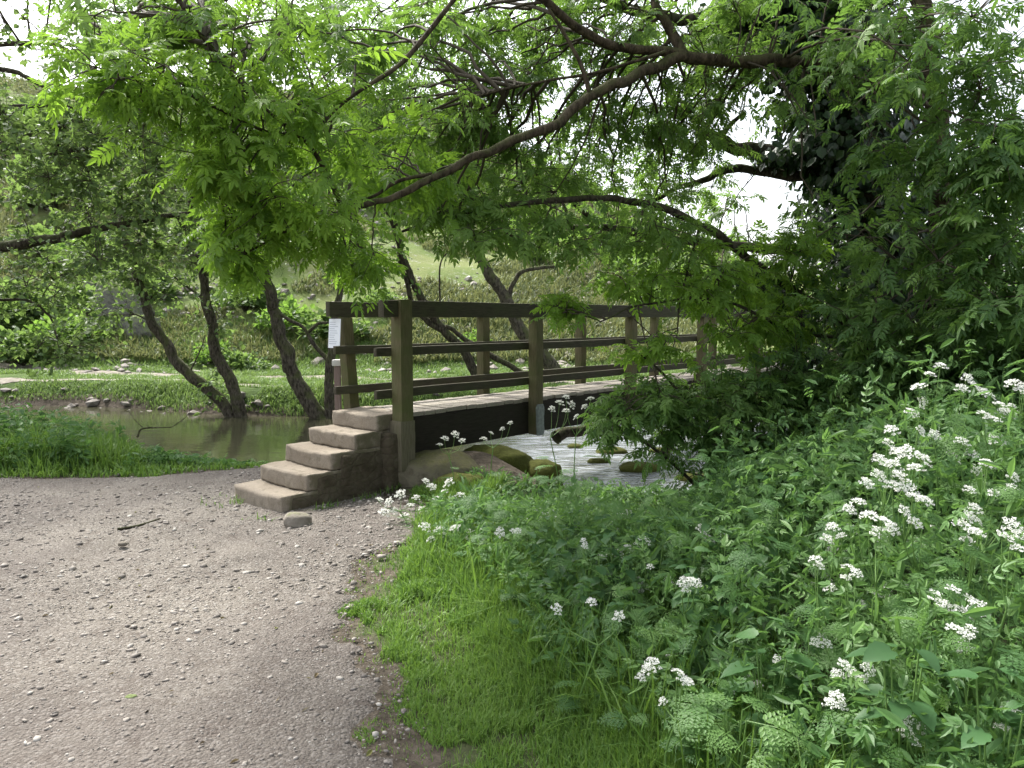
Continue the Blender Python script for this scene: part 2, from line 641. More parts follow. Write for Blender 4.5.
def serrate_t(w=.36, n=9, droop=.3):
    """toothed heart-shaped leaf"""
    mid, lft, rgt = [], [], []
    for i in range(n + 1):
        t = i / n
        hw = w * math.sin(PI * min(1, t * .92 + .08)) ** .8 * (1 - .45 * t) * 1.25
        if i == n:
            hw = .004
        tooth = 1 if i % 2 else .84
        mid.append((t, 0, 0))
        lft.append((t - .05, hw * tooth, .22 * hw))
        rgt.append((t - .05, -hw * tooth, .22 * hw))
    V = np.array(mid + lft + rgt)
    m = n + 1
    Fc = []
    for i in range(n):
        Fc += [[i, i + 1, m + i + 1, m + i], [i + 1, i, 2 * m + i, 2 * m + i + 1]]
    V[:, 2] -= droop * np.clip(V[:, 0], 0, 1) ** 2
    return V, np.array(Fc)


LEAF = leaf_t(.27)
LEAF_ROUND = leaf_t(.40, .06, .12, .3, .72)
ASH = [compound_t(5, .34, .19, .25, 58, 1), compound_t(4, .36, .20, .4, 62, 2), compound_t(4, .38, .19, .15, 52, 3)]
FERN = [fern_t(1), fern_t(2)]
SERR = serrate_t()


def scatter_leaves(g, tmpls, pos, ax, up, size, tint, rng):
    pick = rng.integers(0, len(tmpls), len(pos))
    for i, (TV, TF) in enumerate(tmpls):
        m = pick == i
        if not m.any():
            continue
        V, Fc = inst(TV, TF, pos[m], frames(ax[m], up[m]), size[m])
        g.add(V, Fc, np.repeat(tint[m], len(TV)))


def grow(att, clumps, tmpls, lsize, seed, gt, gl, droop=.35, tint0=.5, tvar=.22):
    """boughs from the limbs into each clump, twigs from the boughs, leaves along the twigs"""
    rng = np.random.default_rng(seed)
    att = np.asarray(att)
    for cl in clumps:
        c, r, n, b, k = np.array(cl['c'], float), np.broadcast_to(np.array(cl['r'], float), (3,)), cl['n'], cl['b'], cl.get('k', 7)
        ct = tint0 + cl.get('t', 0)
        tg = c + ball(rng, b) * r * .75
        D = np.linalg.norm(att[None] - tg[:, None], axis=2)
        a = att[(D * rng.uniform(.8, 1.35, D.shape) + rng.uniform(0, .3, D.shape)).argmin(1)]
        ln = np.linalg.norm(tg - a, axis=1)
        mid = (a + tg) / 2 + rng.normal(size=(b, 3)) * (ln * .10)[:, None] + np.array([0, 0, 1]) * (ln * .10)[:, None]
        s = np.linspace(0, 1, 9)[None, :, None]
        P = a[:, None] * (1 - s) ** 2 + 2 * mid[:, None] * s * (1 - s) + tg[:, None] * s ** 2
        P[:, 1:] += rng.normal(size=(b, 8, 3)) * (ln * .012)[:, None, None]
        br = cl.get('br', 1.0)
        rad = (.004 + .0065 * np.minimum(ln, 3)[:, None] * (1 - np.linspace(0, 1, 9)[None]) ** .8) * br
        gt.add(*mtube(P, rad, 5))
        loc = P[:, 3:].reshape(-1, 3)
        tip = c + np.clip(rng.normal(size=(n, 3)) * .58, -1.5, 1.5) * r
        D = np.linalg.norm(loc[None] - tip[:, None], axis=2)
        a = loc[D.argmin(1)]
        ln = np.linalg.norm(tip - a, axis=1)
        ok = ln > .03
        a, tip, ln = a[ok], tip[ok], ln[ok]
        mid = (a + tip) / 2 + rng.normal(size=a.shape) * (ln * .12)[:, None] + np.array([0, 0, 1]) * (ln * .12)[:, None]
        s = np.linspace(0, 1, 5)[None, :, None]
        P = a[:, None] * (1 - s) ** 2 + 2 * mid[:, None] * s * (1 - s) + tip[:, None] * s ** 2
        tr = cl.get('tr', 1.0)
        gt.add(*mtube(P, (.0045 - .003 * np.linspace(0, 1, 5))[None] * tr, 3))
        st = np.linspace(.3, 1, k)
        m = len(a)
        st = np.clip(st[None] + rng.normal(size=(m, k)) * .05, .1, 1)[..., None]
        pos = a[:, None] * (1 - st) ** 2 + 2 * mid[:, None] * st * (1 - st) + tip[:, None] * st ** 2
        tan = nrm(2 * (1 - st) * (mid - a)[:, None] + 2 * st * (tip - mid)[:, None])
        ax = tan * .7 + rng.normal(size=pos.shape) * .75
        ax[..., 2] = ax[..., 2] * .6 - droop
        up = np.array([0, 0, 1.0]) + rng.normal(size=pos.shape) * .42
        pos, ax, up = pos.reshape(-1, 3), ax.reshape(-1, 3), up.reshape(-1, 3)
        sz = lsize * rng.uniform(.5, 1.4, len(pos))
        tw = np.repeat(rng.normal(size=m) * tvar * .6, k)
        ti = ct + tw + rng.normal(size=len(pos)) * tvar * .7
        scatter_leaves(gl, tmpls, pos, ax, up, sz, ti, rng)


def clump(px, py, Y, rpx, n, b=6, k=7, ry=None, t=0.0, dz=1.0, **kw):
    """ellipsoid of foliage centred on a world point; rpx = (half width, half height) measured at that distance"""
    c = at(px, py, Y)
    rx, rz = rpx[0] * Y / F, rpx[1] * Y / F
    return dict(c=c, r=(rx, ry or max(rx, rz), rz), n=n, b=b, k=k, t=t, **kw)


def thin(cl, f, kf=1.0):
    for c in cl:
        c['n'] = max(8, int(c['n'] * f))
        c['k'] = max(4, int(round(c['k'] * kf)))
    return cl


def tree(name, base, label, cat, limbs, clumps, tmpls, lsize, leafm, barkm, seed, group=None, droop=.35, tint0=.5, tvar=.22, first='trunk', slim=1.0):
    root = thing(name, base, label, cat, group)
    att = []
    for i, lb in enumerate(limbs):
        P, r0, r1 = lb[0], lb[1] * slim, lb[2] * slim
        g, C = limb_geo(P, r0, r1, lb[3] if len(lb) > 3 else 9, seed=seed * 7 + i)
        nm = lb[4] if len(lb) > 4 else (first if i == 0 else 'limb')
        g.build(nm, barkm, root, True)
        att.append(C[len(C) // 4 if i == 0 else 2:])
    att = np.vstack(att)
    gt = G()
    for j, mk_ in enumerate(sorted({c.get('m', '') for c in clumps})):
        gl = G()
        for i2, c in enumerate(clumps):
            if c.get('m', '') == mk_:
                grow(att, [c], tmpls, lsize * c.get('ls', 1), seed * 100 + i2, gt, gl, droop, tint0, tvar)
        gl.build('crown', M[mk_] if mk_ else leafm, root)
    gt.build('twigs', M['twig'], root, True)
    return root, att


def rounded_box(dims, seg=(6, 6, 6), rad=.02, amp=0.0, freq=6, seed=0):
    """unit-centred rounded, slightly uneven box -> verts, quads (merged)"""
    bm = bmesh.new()
    dx, dy, dz = dims
    for axis in range(3):
        for sgn in (-1, 1):
            u, v = [(1, 2), (2, 0), (0, 1)][axis]
            nu, nv = seg[u], seg[v]
            grid = []
            for i in range(nu + 1):
                row = []
                for j in range(nv + 1):
                    p = [0, 0, 0]
                    p[axis] = sgn * .5
                    p[u] = i / nu - .5
                    p[v] = j / nv - .5
                    row.append(bm.verts.new(p))
                grid.append(row)
            for i in range(nu):
                for j in range(nv):
                    f = [grid[i][j], grid[i + 1][j], grid[i + 1][j + 1], grid[i][j + 1]]
                    bm.faces.new(f if sgn > 0 else f[::-1])
    bmesh.ops.remove_doubles(bm, verts=bm.verts, dist=1e-5)
    bm.verts.index_update()
    V = np.array([v.co[:] for v in bm.verts])
    Q = np.array([[v.index for v in f.verts] for f in bm.faces])
    bm.free()
    D = np.array(dims)
    # push first loops of verts near the edges so that the rounding has geometry
    V = V * D
    inner = D / 2 - rad
    cl = np.clip(V, -inner, inner)
    off = V - cl
    ln = np.linalg.norm(off, axis=1, keepdims=True)
    V = np.where(ln > 1e-9, cl + off / np.maximum(ln, 1e-9) * rad, V)
    return V, Q


def obox(g, o, ex, ey, ez, dims, seg=(1, 1, 1), rad=0, amp=0, freq=6, seed=0, tint=.5):
    """oriented box centred at o"""
    V, Q = rounded_box(dims, seg, rad if rad else 1e-4)
    W = np.asarray(o) + V[:, :1] * ex + V[:, 1:2] * ey + V[:, 2:3] * ez
    if amp:
        W = W + np.stack([noise3(W, freq, seed + j) for j in range(3)], 1) * amp
    g.add(W, Q, tint)


XR = np.array([(-6, .9), (0, .35), (1.8, -.1), (2.9, -.52), (3.4, -.78), (3.9, -.93), (4.6, -1.10), (5.2, -1.08), (5.8, -.84), (6.3, -.72), (6.9, -.85), (7.2, -1.1), (7.8, -2.0), (9, -2.4)])
YT = np.array([(-60, 9.0), (-12, 8.0), (-5.4, 8.0), (-3.3, 8.3), (-2.7, 8.5), (-2.2, 8.5), (-1, 7.6), (2, 7.6)])


def path_in(x, y, e=0.0):
    """metres inside the path (positive)"""
    n = .20 * fbm(x, y, 1.7, 4, 21) + .07 * vnoise(x, y, 9, 27)
    return np.minimum(np.interp(y, XR[:, 0], XR[:, 1]) - x, np.interp(x, YT[:, 0], YT[:, 1]) - y) + n


UP = np.array([0, 0, 1.0])

# ------------------------------------------------------------------ ground sheet
def axis(dense0, dense1, step, lo, hi, grow_=1.13):
    a = list(np.arange(dense0, dense1 + 1e-6, step))
    s = step
    while a[-1] < hi:
        s = min(s * grow_, 12)
        a.append(a[-1] + s)
    b = []
    s, x = step, dense0
    while x > lo:
        s = min(s * grow_, 12)
        x -= s
        b.append(x)
    return np.array(b[::-1] + a)


gx = axis(-8, 8, .10, -420, 420, 1.06)
gy = axis(1, 24, .10, -60, 600, 1.05)
X, Yg = np.meshgrid(gx, gy)
H = hfun(X.ravel(), Yg.ravel())
V = np.stack([X.ravel(), Yg.ravel(), H], 1)
nx, ny = len(gx), len(gy)
ii = np.arange(nx * ny).reshape(ny, nx)
Q = np.stack([ii[:-1, :-1], ii[:-1, 1:], ii[1:, 1:], ii[1:, :-1]], -1).reshape(-1, 4)
dr = river_d(V[:, 0], V[:, 1])
tint = np.where(V[:, 1] > 12.5, .5, .3)
tint = np.where((dr > -.55), .0, tint)
pin0 = path_in(V[:, 0], V[:, 1])
tint = np.where((V[:, 1] < 9) & (pin0 > -.10 - .25 * np.clip(fbm(V[:, 0], V[:, 1], 2.2, 3, 29), 0, 1)), .05, tint)
tint = np.where(V[:, 1] > 12.5, np.maximum(tint, .5 * (dr < -.2)), tint)
tint = np.maximum(tint, np.clip((V[:, 1] - 21) / 5, 0, 1) * .5 + .5 * (V[:, 1] > 21))
mound = np.exp(-((V[:, 0] + .42) ** 2 + (V[:, 1] - 7.8) ** 2) / .7 ** 2)
tint = tint * (1 - np.clip(mound * 2, 0, 1))
g = G()
g.add(V, Q, tint)
tag(g.build('ground', M['ground'], None, True), kind='structure')

# river
wx = axis(-12, 12, .5, -60, 60, 1.2)
wy = np.arange(6.6, 42, .5)
X, Yg = np.meshgrid(wx, wy)
V = np.stack([X.ravel(), Yg.ravel(), np.full(X.size, WATER)], 1)
ii = np.arange(X.size).reshape(X.shape)
Q = np.stack([ii[:-1, :-1], ii[:-1, 1:], ii[1:, 1:], ii[1:, :-1]], -1).reshape(-1, 4)
g = G()
g.add(V, Q)
tag(g.build('river', M['water'], None, True), kind='structure')

# near path
px_ = np.concatenate([np.arange(-30, -8, .25), np.arange(-8, 1.2, .055)])
py_ = np.concatenate([np.arange(-20, 1.5, .25), np.arange(1.5, 9.2, .055)])
X, Yg = np.meshgrid(px_, py_)
hh = hfun(X.ravel(), Yg.ravel()) + .006
hh += .012 * fbm(X.ravel(), Yg.ravel(), 3.0, 3, 31) + .004 * vnoise(X.ravel(), Yg.ravel(), 14, 35)
pin_ = path_in(X.ravel(), Yg.ravel())
PV = np.stack([X.ravel(), Yg.ravel(), hh + .012 - .06 * (1 - sstep(-.10, .10, pin_))], 1)
ii = np.arange(X.size).reshape(X.shape)
Q = np.stack([ii[:-1, :-1], ii[:-1, 1:], ii[1:, 1:], ii[1:, :-1]], -1).reshape(-1, 4)
inside = pin_ > -.14
Q = Q[inside[Q].all(1)]
used = np.unique(Q)
remap = np.full(len(PV), -1)
remap[used] = np.arange(len(used))
g = G()
g.add(PV[used], remap[Q])
tag(g.build('path', M['path'], None, True), kind='structure')


def path_z(x, y):
    return hfun(x, y) + .018 + .012 * fbm(x, y, 3.0, 3, 31) + .004 * vnoise(x, y, 14, 35)


# loose gravel
bm = bmesh.new()
bmesh.ops.create_icosphere(bm, subdivisions=1, radius=1)
bm.verts.index_update()
ICO_V = np.array([v.co[:] for v in bm.verts])
ICO_F = np.array([[v.index for v in f.verts] for f in bm.faces])
bm.free()


def pebbles(g, x, y, z, size, rng, flat=.45, sink=.25, tint=None):
    k = len(x)
    V = ICO_V[None] * (1 + rng.normal(size=(k, len(ICO_V), 1)) * .16)
    sc = np.stack([rng.uniform(.7, 1.4, k), rng.uniform(.6, 1.1, k), flat * rng.uniform(.6, 1.4, k)], 1) * size[:, None]
    V = V * sc[:, None]
    a = rng.uniform(0, 2 * PI, k)
    c, s = np.cos(a)[:, None], np.sin(a)[:, None]
    tl = rng.normal(size=(k, 1)) * .15
    W = np.stack([V[..., 0] * c - V[..., 1] * s, V[..., 0] * s + V[..., 1] * c, V[..., 2] + V[..., 0] * tl], -1)
    W += np.stack([x, y, z + size * flat * (.5 - sink)], 1)[:, None]
    Fc = (ICO_F[None] + (np.arange(k) * len(ICO_V))[:, None, None]).reshape(-1, 3)
    g.add(W.reshape(-1, 3), Fc, np.repeat(rng.random(k) if tint is None else tint, len(ICO_V)))


rng = np.random.default_rng(3)
n = 110000
x = rng.uniform(-7.5, .6, n)
y = 1.9 + 6.9 * rng.random(n) ** 1.25
dens = .55 + .45 * fbm(x, y, .8, 3, 41)
ok = (path_in(x, y) > -.2 * rng.random(n)) & (rng.random(n) < dens) & (np.abs(x / y) < .78)
x, y = x[ok], y[ok]
size = .003 + .006 * rng.random(len(x)) ** 2 + .016 * (rng.random(len(x)) < .10) * rng.random(len(x)) ** 1.3
size *= np.clip(y / 4.2, .75, 1.35)
g = G()
pebbles(g, x, y, path_z(x, y), size, rng)
tag(g.build('gravel', M['pebble'], None, True), 'loose pale gravel strewn over the path', 'gravel', kind='stuff')

# scraps of leaf and twig lying on the path
n = 260
x = rng.uniform(-6, .2, n)
y = 2.2 + 6 * rng.random(n)
ok = path_in(x, y) > .02
x, y = x[ok], y[ok]
k = len(x)
g = G()
a = rng.uniform(0, 2 * PI, k)
scatter_leaves(g, [leaf_t(.22, .12, .15), leaf_t(.06, .02, .1)], np.stack([x, y, path_z(x, y) + .006], 1), np.stack([np.cos(a), np.sin(a), rng.normal(size=k) * .15], 1), UP + rng.normal(size=(k, 3)) * .3, .015 + .03 * rng.random(k), rng.random(k), rng)
tag(g.build('leaf_litter', mat('dry_leaf', lambda N, L: princ(N, L, ramp(N, L, N('Attribute', attribute_name='tint').outputs['Fac'], [(0, (.05, .035, .02)), (.6, (.13, .10, .05)), (1, (.16, .17, .05))]), .8, .2)), None), 'dry leaf scraps and bits of twig scattered on the gravel path', 'leaf litter', kind='stuff')

# far path: two worn ribbons on the opposite bank
def ribbon(name, pts, w, material):
    C = spline(pts, 90)
    t = nrm(np.gradient(C, axis=0))
    nn = np.stack([-t[:, 1], t[:, 0]], 1)
    s = np.linspace(0, 1, 90)
    rows = []
    for u in np.linspace(-1, 1, 7):
        ww = w * (1 + .6 * vnoise(s * 22, s * 0 + u * 0, 1, 3 if u > 0 else 7))
        xy = C[:, :2] + nn * (u * ww)[:, None]
        rows.append(np.stack([xy[:, 0], xy[:, 1], hfun(xy[:, 0], xy[:, 1]) + .03 - .02 * abs(u)], 1))
    V = np.stack(rows, 1).reshape(-1, 3)
    ii = np.arange(90 * 7).reshape(90, 7)
    Q = np.stack([ii[:-1, :-1], ii[1:, :-1], ii[1:, 1:], ii[:-1, 1:]], -1).reshape(-1, 4)
    g = G()
    g.add(V, Q)
    tag(g.build(name, material, None, True), kind='structure')


ribbon('path', [(-22, 24.5, 0), (-14, 21.6, 0), (-9.5, 20.2, 0), (-6, 19.2, 0), (-3, 18.6, 0), (0, 18.2, 0), (3.5, 17.6, 0), (6.6, 16.6, 0), (9, 16.8, 0), (20, 22, 0)], .36, M['farpath'])
ribbon('path', [(-16, 18.6, 0), (-12, 18.7, 0), (-9, 18.4, 0), (-6.8, 17.6, 0), (-5, 17.0, 0)], .26, M['farpath'])

# ------------------------------------------------------------------ footbridge
d2 = np.array([.6665, .7455, 0])
n2 = np.array([-.7455, .6665, 0])
DECK = .770
RISE = .154
C1 = np.array([-2.0, 6.49, 0])
TREAD = .26
C5 = C1 + d2 * TREAD * 4
W = .78
P0 = np.array([-1.067, 7.37, 0])
F0 = P0 + n2 * .855
SPAN = 2.02
NP = 7
bridge = thing('footbridge', (P0 + F0) / 2 + d2 * 6, 'narrow wooden footbridge with three-bar railings crossing the river', 'bridge')


def beam(name, a, b, w, h, material, parent, seed=0, rad=.008, label=None):
    """straight timber from a to b, h tall, w thick, own axes so that the grain runs along it"""
    a, b = np.array(a, float), np.array(b, float)
    L = np.linalg.norm(b - a)
    V, Qd = rounded_box((L, w, h), (max(4, int(L / .25)), 3, 3), rad)
    V = V + np.stack([0 * V[:, 0], noise3(V * [1, .2, .2] + seed, 1.3, seed) * .008, noise3(V * [1, .2, .2] + seed, 1.1, seed + 4) * .006], 1)
    V = V + np.stack([noise3(V, 20, seed + j) for j in range(3)], 1) * .0018
    g = G()
    g.add(V, Qd)
    o = g.build(name, material, None, False)
    ex = nrm(b - a)
    ey = nrm(np.cross(UP, ex)) if abs(ex[2]) < .95 else n2
    ez = np.cross(ex, ey)
    from mathutils import Matrix
    m = Matrix([[ex[0], ey[0], ez[0]], [ex[1], ey[1], ez[1]], [ex[2], ey[2], ez[2]]]).to_4x4()
    m.translation = Vector(((a + b) / 2 - np.array(parent.location)).tolist())
    o.parent = parent
    o.matrix_local = m
    if label:
        o['label'] = label
    return o


def post(name, p, z0, z1, w, material, parent, seed=0, lean=(0, 0)):
    V, Qd = rounded_box((w, w, z1 - z0), (3, 3, 10), .008)
    V[:, 0] += lean[0] * V[:, 2]
    V[:, 1] += lean[1] * V[:, 2]
    V = V + np.stack([noise3(V + seed, 14, seed + j) for j in range(3)], 1) * .0025
    g = G()
    g.add(V, Qd)
    o = g.build(name, material, None, False)
    o.parent = parent
    o.location = Vector((np.array(p) + UP * (z0 + z1) / 2 - np.array(parent.location)).tolist())
    o.rotation_euler = (0, 0, math.atan2(d2[1], d2[0]))
    return o


TOP = EYE + .157
for k in range(NP):
    pk = P0 + d2 * SPAN * k
    fk = F0 + d2 * SPAN * k
    post('post', pk, .34 if k else .60, TOP + (.012 if k == 0 else -.16), .125 if k else .15, M['wood_post'], bridge, k)
    post('post', fk, .45, TOP - .16, .12, M['wood_post'], bridge, 20 + k, (-.075 if k == 0 else 0, .0))
post('post_footing', P0 + n2 * .01 - d2 * .0, .22, .71, .18, M['wood_foot'], bridge, 3)
plate = post('post_plate', P0 + d2 * SPAN - n2 * .066, .33, .70, .02, M['plate'], bridge, 4)
plate.scale = (7.2, 1, 1)
L0, L1 = -.25, SPAN * (NP - 1) + .3
for side, base, s in ((0, P0, -1), (1, F0, 1)):
    inn = -s * .075 * n2   # rails are fixed to the path side of the posts
    a, b = base + d2 * L0, base + d2 * L1
    beam('top_rail', a + inn * 0 + UP * (TOP - .08), b + UP * (TOP - .08), .07 if side else .085, .16, M['wood_rail'], bridge, 1 + side)
    beam('middle_rail', a + inn * 1.28 + UP * (EYE - .337), b + inn * 1.28 + UP * (EYE - .337), .05, .088, M['wood_rail'], bridge, 3 + side)
    beam('bottom_rail', a + inn * 1.28 + UP * (EYE - .748), b + inn * 1.28 + UP * (EYE - .748), .05, .088, M['wood_rail'], bridge, 5 + side)
# deck boards (one part, the boards are its surface)
gd = G()
dk0 = C5 + d2 * .30
nb = int((SPAN * (NP - 1) + .1) / .152)
rng = np.random.default_rng(8)
mid_w = .70
for i in range(nb):
    c = P0 + n2 * (.075 + mid_w / 2) + d2 * (.12 + i * .152) + UP * (DECK - .024 + rng.normal() * .003)
    obox(gd, c, d2, n2, UP, (.144, mid_w + rng.normal() * .012, .048), (2, 6, 2), .007, .002, 15, i)
gd.build('deck', M['wood_pale'], bridge)
for off in (.11, mid_w + .02):
    a = P0 + n2 * off + d2 * .06 + UP * (DECK - .05 - .19)
    beam('girder', a, a + d2 * (SPAN * (NP - 1) + .05), .09, .37, M['wood_dark'], bridge, int(off * 100))

# notice on the first far post
nc = at(334.5, 333.5, 7.80)
ntc = thing('notice', (nc[0], nc[1], nc[2]), 'white printed paper notice fixed to the first bridge post above the steps', 'notice')
gn = G()
nd = nrm(d2 * 1.0 + n2 * 0.0)
tl = UP + n2 * -.10
obox(gn, nc, n2, tl, -d2, (.20, .30, .004), (2, 2, 1), .001)
paper = mat('paper', lambda N, L: princ(N, L, (.74, .78, .84), .45, .4))
gn.build('sheet', paper, ntc)
gn = G()
rng = np.random.default_rng(2)
for i in range(11):
    w = rng.uniform(.08, .16)
    obox(gn, nc - d2 * .0035 + tl * (.115 - i * .022) + n2 * (.085 - w / 2), n2, tl, -d2, (w, .005, .0012))
gn.build('print_lines', mat('ink', lambda N, L: princ(N, L, (.38, .42, .48), .6, .2)), ntc)

# slim marker post beside the steps
mp_ = np.array([(337 - 512) / F * 8.0, 8.0, 0])
mz = ground(mp_[0], mp_[1])
mk = thing('marker_post', (mp_[0], mp_[1], mz), 'slim pinkish grey marker post with pale cap beside the top step', 'post')
gm = G()
obox(gm, mp_ + UP * ((mz - .1 + 1.20) / 2), np.array([1., 0, 0]), np.array([0, 1., 0]), UP, (.065, .065, 1.20 - mz + .1), (3, 3, 8), .006, .002, 12)
gm.build('shaft', mat('pinkwood', lambda N, L: _wood(N, L, (.13, .09, .08), (.26, .2, .18), (.18, .15, .12), .4, (9, 9, .8))), mk)
gm = G()
obox(gm, mp_ + UP * 1.236, np.array([1., 0, 0]), np.array([0, 1., 0]), UP, (.10, .10, .07), (3, 3, 3), .012)
gm.build('cap', mat('palecap', lambda N, L: princ(N, L, (.5, .49, .46), .7, .3)), mk)

# ------------------------------------------------------------------ steps
steps = thing('concrete_steps', C1 + n2 * .4, 'five worn concrete steps on a rough stone base leading up to the bridge', 'steps')
for i in range(5):
    a = C1 + d2 * TREAD * i
    top = RISE * (i + 1)
    Ld = TREAD * (4 - i) + .44
    gs = G()
    th = RISE + (.0 if i else .10)
    w = W + .05 - .025 * i
    c = a + d2 * (Ld / 2) + n2 * (w / 2) + UP * (top - th / 2)
    V, Qd = rounded_box((Ld, w, th), (16, 34, 8), .009)
    # bowed, worn nosing
    fr = np.clip(-V[:, 0] / (Ld / 2), 0, 1)
    V[:, 0] -= .016 * fr * (V[:, 0] < -Ld / 2 + .1) * (1 - (V[:, 1] / (w / 2)) ** 2)
    V[:, 2] -= np.where(V[:, 2] > 0, .010 * (1 - (V[:, 1] / (w / 2)) ** 2) * fr, 0)
    Wd = c + V[:, :1] * d2 + V[:, 1:2] * n2 + V[:, 2:3] * UP
    Wd += np.stack([noise3(Wd, 7, i + j) * .008 + noise3(Wd, 20, i + j) * .0055 + noise3(Wd, 50, i + j) * .0028 for j in range(3)], 1)
    gs.add(Wd, Qd)
    gs.build('step', M['concrete'], steps, True)
# rough stone base in the side of the flight, under the upper steps
gw = G()
for i, (x0, z1) in enumerate(((.10, .13), (.36, .285), (.62, .44))):
    c = C1 + d2 * ((x0 + TREAD * 4 + .40) / 2) + n2 * .06 + UP * ((z1 - .20) / 2)
    obox(gw, c, d2, n2, UP, (TREAD * 4 + .40 - x0, .16 + .006 * i, z1 + .20), (20, 5, 10), .03, .022, 9, 77 + i)
gw.build('stone_base', M['masonry'], steps, True)
# abutment wall facing the water below the bridge end
gw = G()
c = C5 + d2 * .22 + n2 * (W / 2) + UP * .12
obox(gw, c, d2, n2, UP, (.34, W + .25, .95), (8, 16, 12), .03, .025, 6, 91)
gw.build('abutment', M['masonry'], steps, True)


# ------------------------------------------------------------------ rocks
def rock(name, c, r, material, label, seed, group=None, cat='rock', amp=.22, sub=4):
    bm = bmesh.new()
    bmesh.ops.create_icosphere(bm, subdivisions=sub, radius=1)
    bm.verts.index_update()
    V = np.array([v.co[:] for v in bm.verts])
    Fc = np.array([[v.index for v in f.verts] for f in bm.faces])
    bm.free()
    k = 1 + amp * noise3(V + seed * 3.1, 1.1, seed) + amp * .5 * noise3(V + seed, 2.9, seed + 2) + amp * .22 * noise3(V, 8, seed + 4) + amp * .2 * noise3(V, 15, seed + 5) + amp * .1 * noise3(V, 33, seed + 6)
    V = V * k[:, None]
    V = np.sign(V) * np.abs(V) ** .82
    V = V * np.array(r) + np.array(c)
    g = G()
    g.add(V, Fc)
    o = g.build(name, material, None, True)
    return tag(o, label, cat, group)


def gxy(px, py, z=0):
    Y = (EYE - z) * F / (py - 317)
    for _ in range(3):
        p = at(px, py, Y)
        Y *= (EYE - z) / max(.05, EYE - p[2])
    return at(px, py, Y)


p = gxy(297, 527)
rock('rock', (p[0], p[1], .045), (.115, .075, .075), M['rock'], 'small squarish grey stone at the foot of the lowest step', 1, amp=.12)
for (px, py, Y, r, lab, sd) in (
        (492, 478, 8.05, (.42, .30, .30), 'large moss-covered boulder on the bank below the bridge', 2),
        (540, 484, 8.0, (.24, .2, .22), 'smaller mossy boulder at the water edge right of the large one', 3),
        (436, 470, 7.6, (.46, .34, .22), 'bare flat brown stone slab in front of the first bridge post', 4),
        (462, 494, 7.2, (.25, .2, .16), 'low mossy stone half hidden in white flowers under the brown slab', 5)):
    p = at(px, py, Y)
    rock('rock', p + np.array([0, 0, -.05 if sd == 4 else .03]), r, M['slab'] if sd == 4 else M['mossrock'], lab, sd)
for i, (px, py, s) in enumerate(((612, 452, .16), (640, 470, .2), (598, 462, .11), (660, 452, .13), (575, 447, .1), (695, 480, .15))):
    p = gxy(px, py, WATER)
    rock('rock', (p[0], p[1], WATER), (s * 1.4, s, s * .5), M['mossrock'], 'dark wet stone breaking the bright water below the bridge', 10 + i, 'wet stones in the river', sub=3)
p = gxy(123, 548)
rock('rock', (p[0], p[1], .03), (.035, .025, .02), M['rock'], 'single dark pebble lying on the gravel path', 30, sub=2)
p = gxy(131, 702)
rock('rock', (p[0], p[1], .022), (.028, .02, .012), M['limestone'], 'pale flat stone bedded in the gravel path foreground', 31, sub=2)

gl = G()
rngb = np.random.default_rng(61)
for (px, py, Y, r, n_) in ((492, 478, 8.05, (.40, .32, .30), 220), (462, 492, 7.2, (.3, .25, .2), 160), (540, 484, 8.0, (.22, .2, .2), 60)):
    v = nrm(rngb.normal(size=(n_, 3)))
    v[:, 2] = np.abs(v[:, 2])
    v[:, 1] = -np.abs(v[:, 1])
    pp = at(px, py, Y) + v * np.array(r) * 1.04 - np.array([0, 0, .08])
    scatter_leaves(gl, [LEAF_ROUND], pp, v + rngb.normal(size=v.shape) * .7, v + rngb.normal(size=v.shape) * .4, .05 * rngb.uniform(.6, 1.4, n_), .4 + rngb.normal(size=n_) * .25, rngb)
tag(gl.build('creeping_ivy', M['nettle'], None), 'small creeping leaves growing over the mossy boulders', 'creeper', kind='stuff')

# log below the bridge, stick on the path, dead branch in the river
def stick(name, pts, r0, r1, label, cat, material, seed, extra=()):
    root = thing(name, pts[0], label, cat)
    g, C = limb_geo(pts, r0, r1, 8, seed=seed)
    g.build('stem', material, root, True)
    for e in extra:
        g, _ = limb_geo(e, r1 * 1.1, r1 * .4, 5, seed=seed + 1)
        g.build('side_twig', material, root, True)


stick('log', [at(556, 437, 10.7), at(570, 433, 10.8), at(602, 424, 11.0)], .10, .07, 'dark weathered log lying at the water under the bridge', 'log', M['bark'], 51)
pA, pB, pC = gxy(118, 533), gxy(138, 529), gxy(160, 522)
for q in (pA, pB, pC):
    q[2] = .03
stick('stick', [pA, pB, pC], .012, .008, 'short dark stick lying on the gravel path', 'stick', M['bark'], 52)
b0, b1, b2 = at(137, 437, 12.2), at(143, 428, 12.3), at(172, 427, 12.5)
stick('dead_branch', [b0, b1, b2], .02, .008, 'thin dead branch poking out of the river beside the tall grass', 'branch', M['bark'], 53,
      [[b1, at(132, 416, 12.4), at(127, 408, 12.5)], [b2, at(185, 418, 12.6), at(192, 408, 12.7)]])

# ------------------------------------------------------------------ fence beyond the bridge
fb = np.array([7.6, 16.9, 0])
fence = thing('fence', (fb[0], fb[1], ground(fb[0], fb[1])), 'dark wooden post and rail fence at the far end of the bridge', 'fence')
fd = nrm(np.array([1.0, .15, 0]))
for i in range(5):
    p = fb + fd * .95 * i
    z = ground(p[0], p[1])
    post('post', np.array([p[0], p[1], 0]), z - .2, z + 1.25, .11, M['wood_dark'], fence, i)
for hz in (.45, .8, 1.12):
    a = fb - fd * .1
    b = fb + fd * 3.9
    beam('rail', [a[0], a[1], ground(a[0], a[1]) + hz], [b[0], b[1], ground(a[0], a[1]) + hz], .04, .09, M['wood_dark'], fence, int(hz * 100))

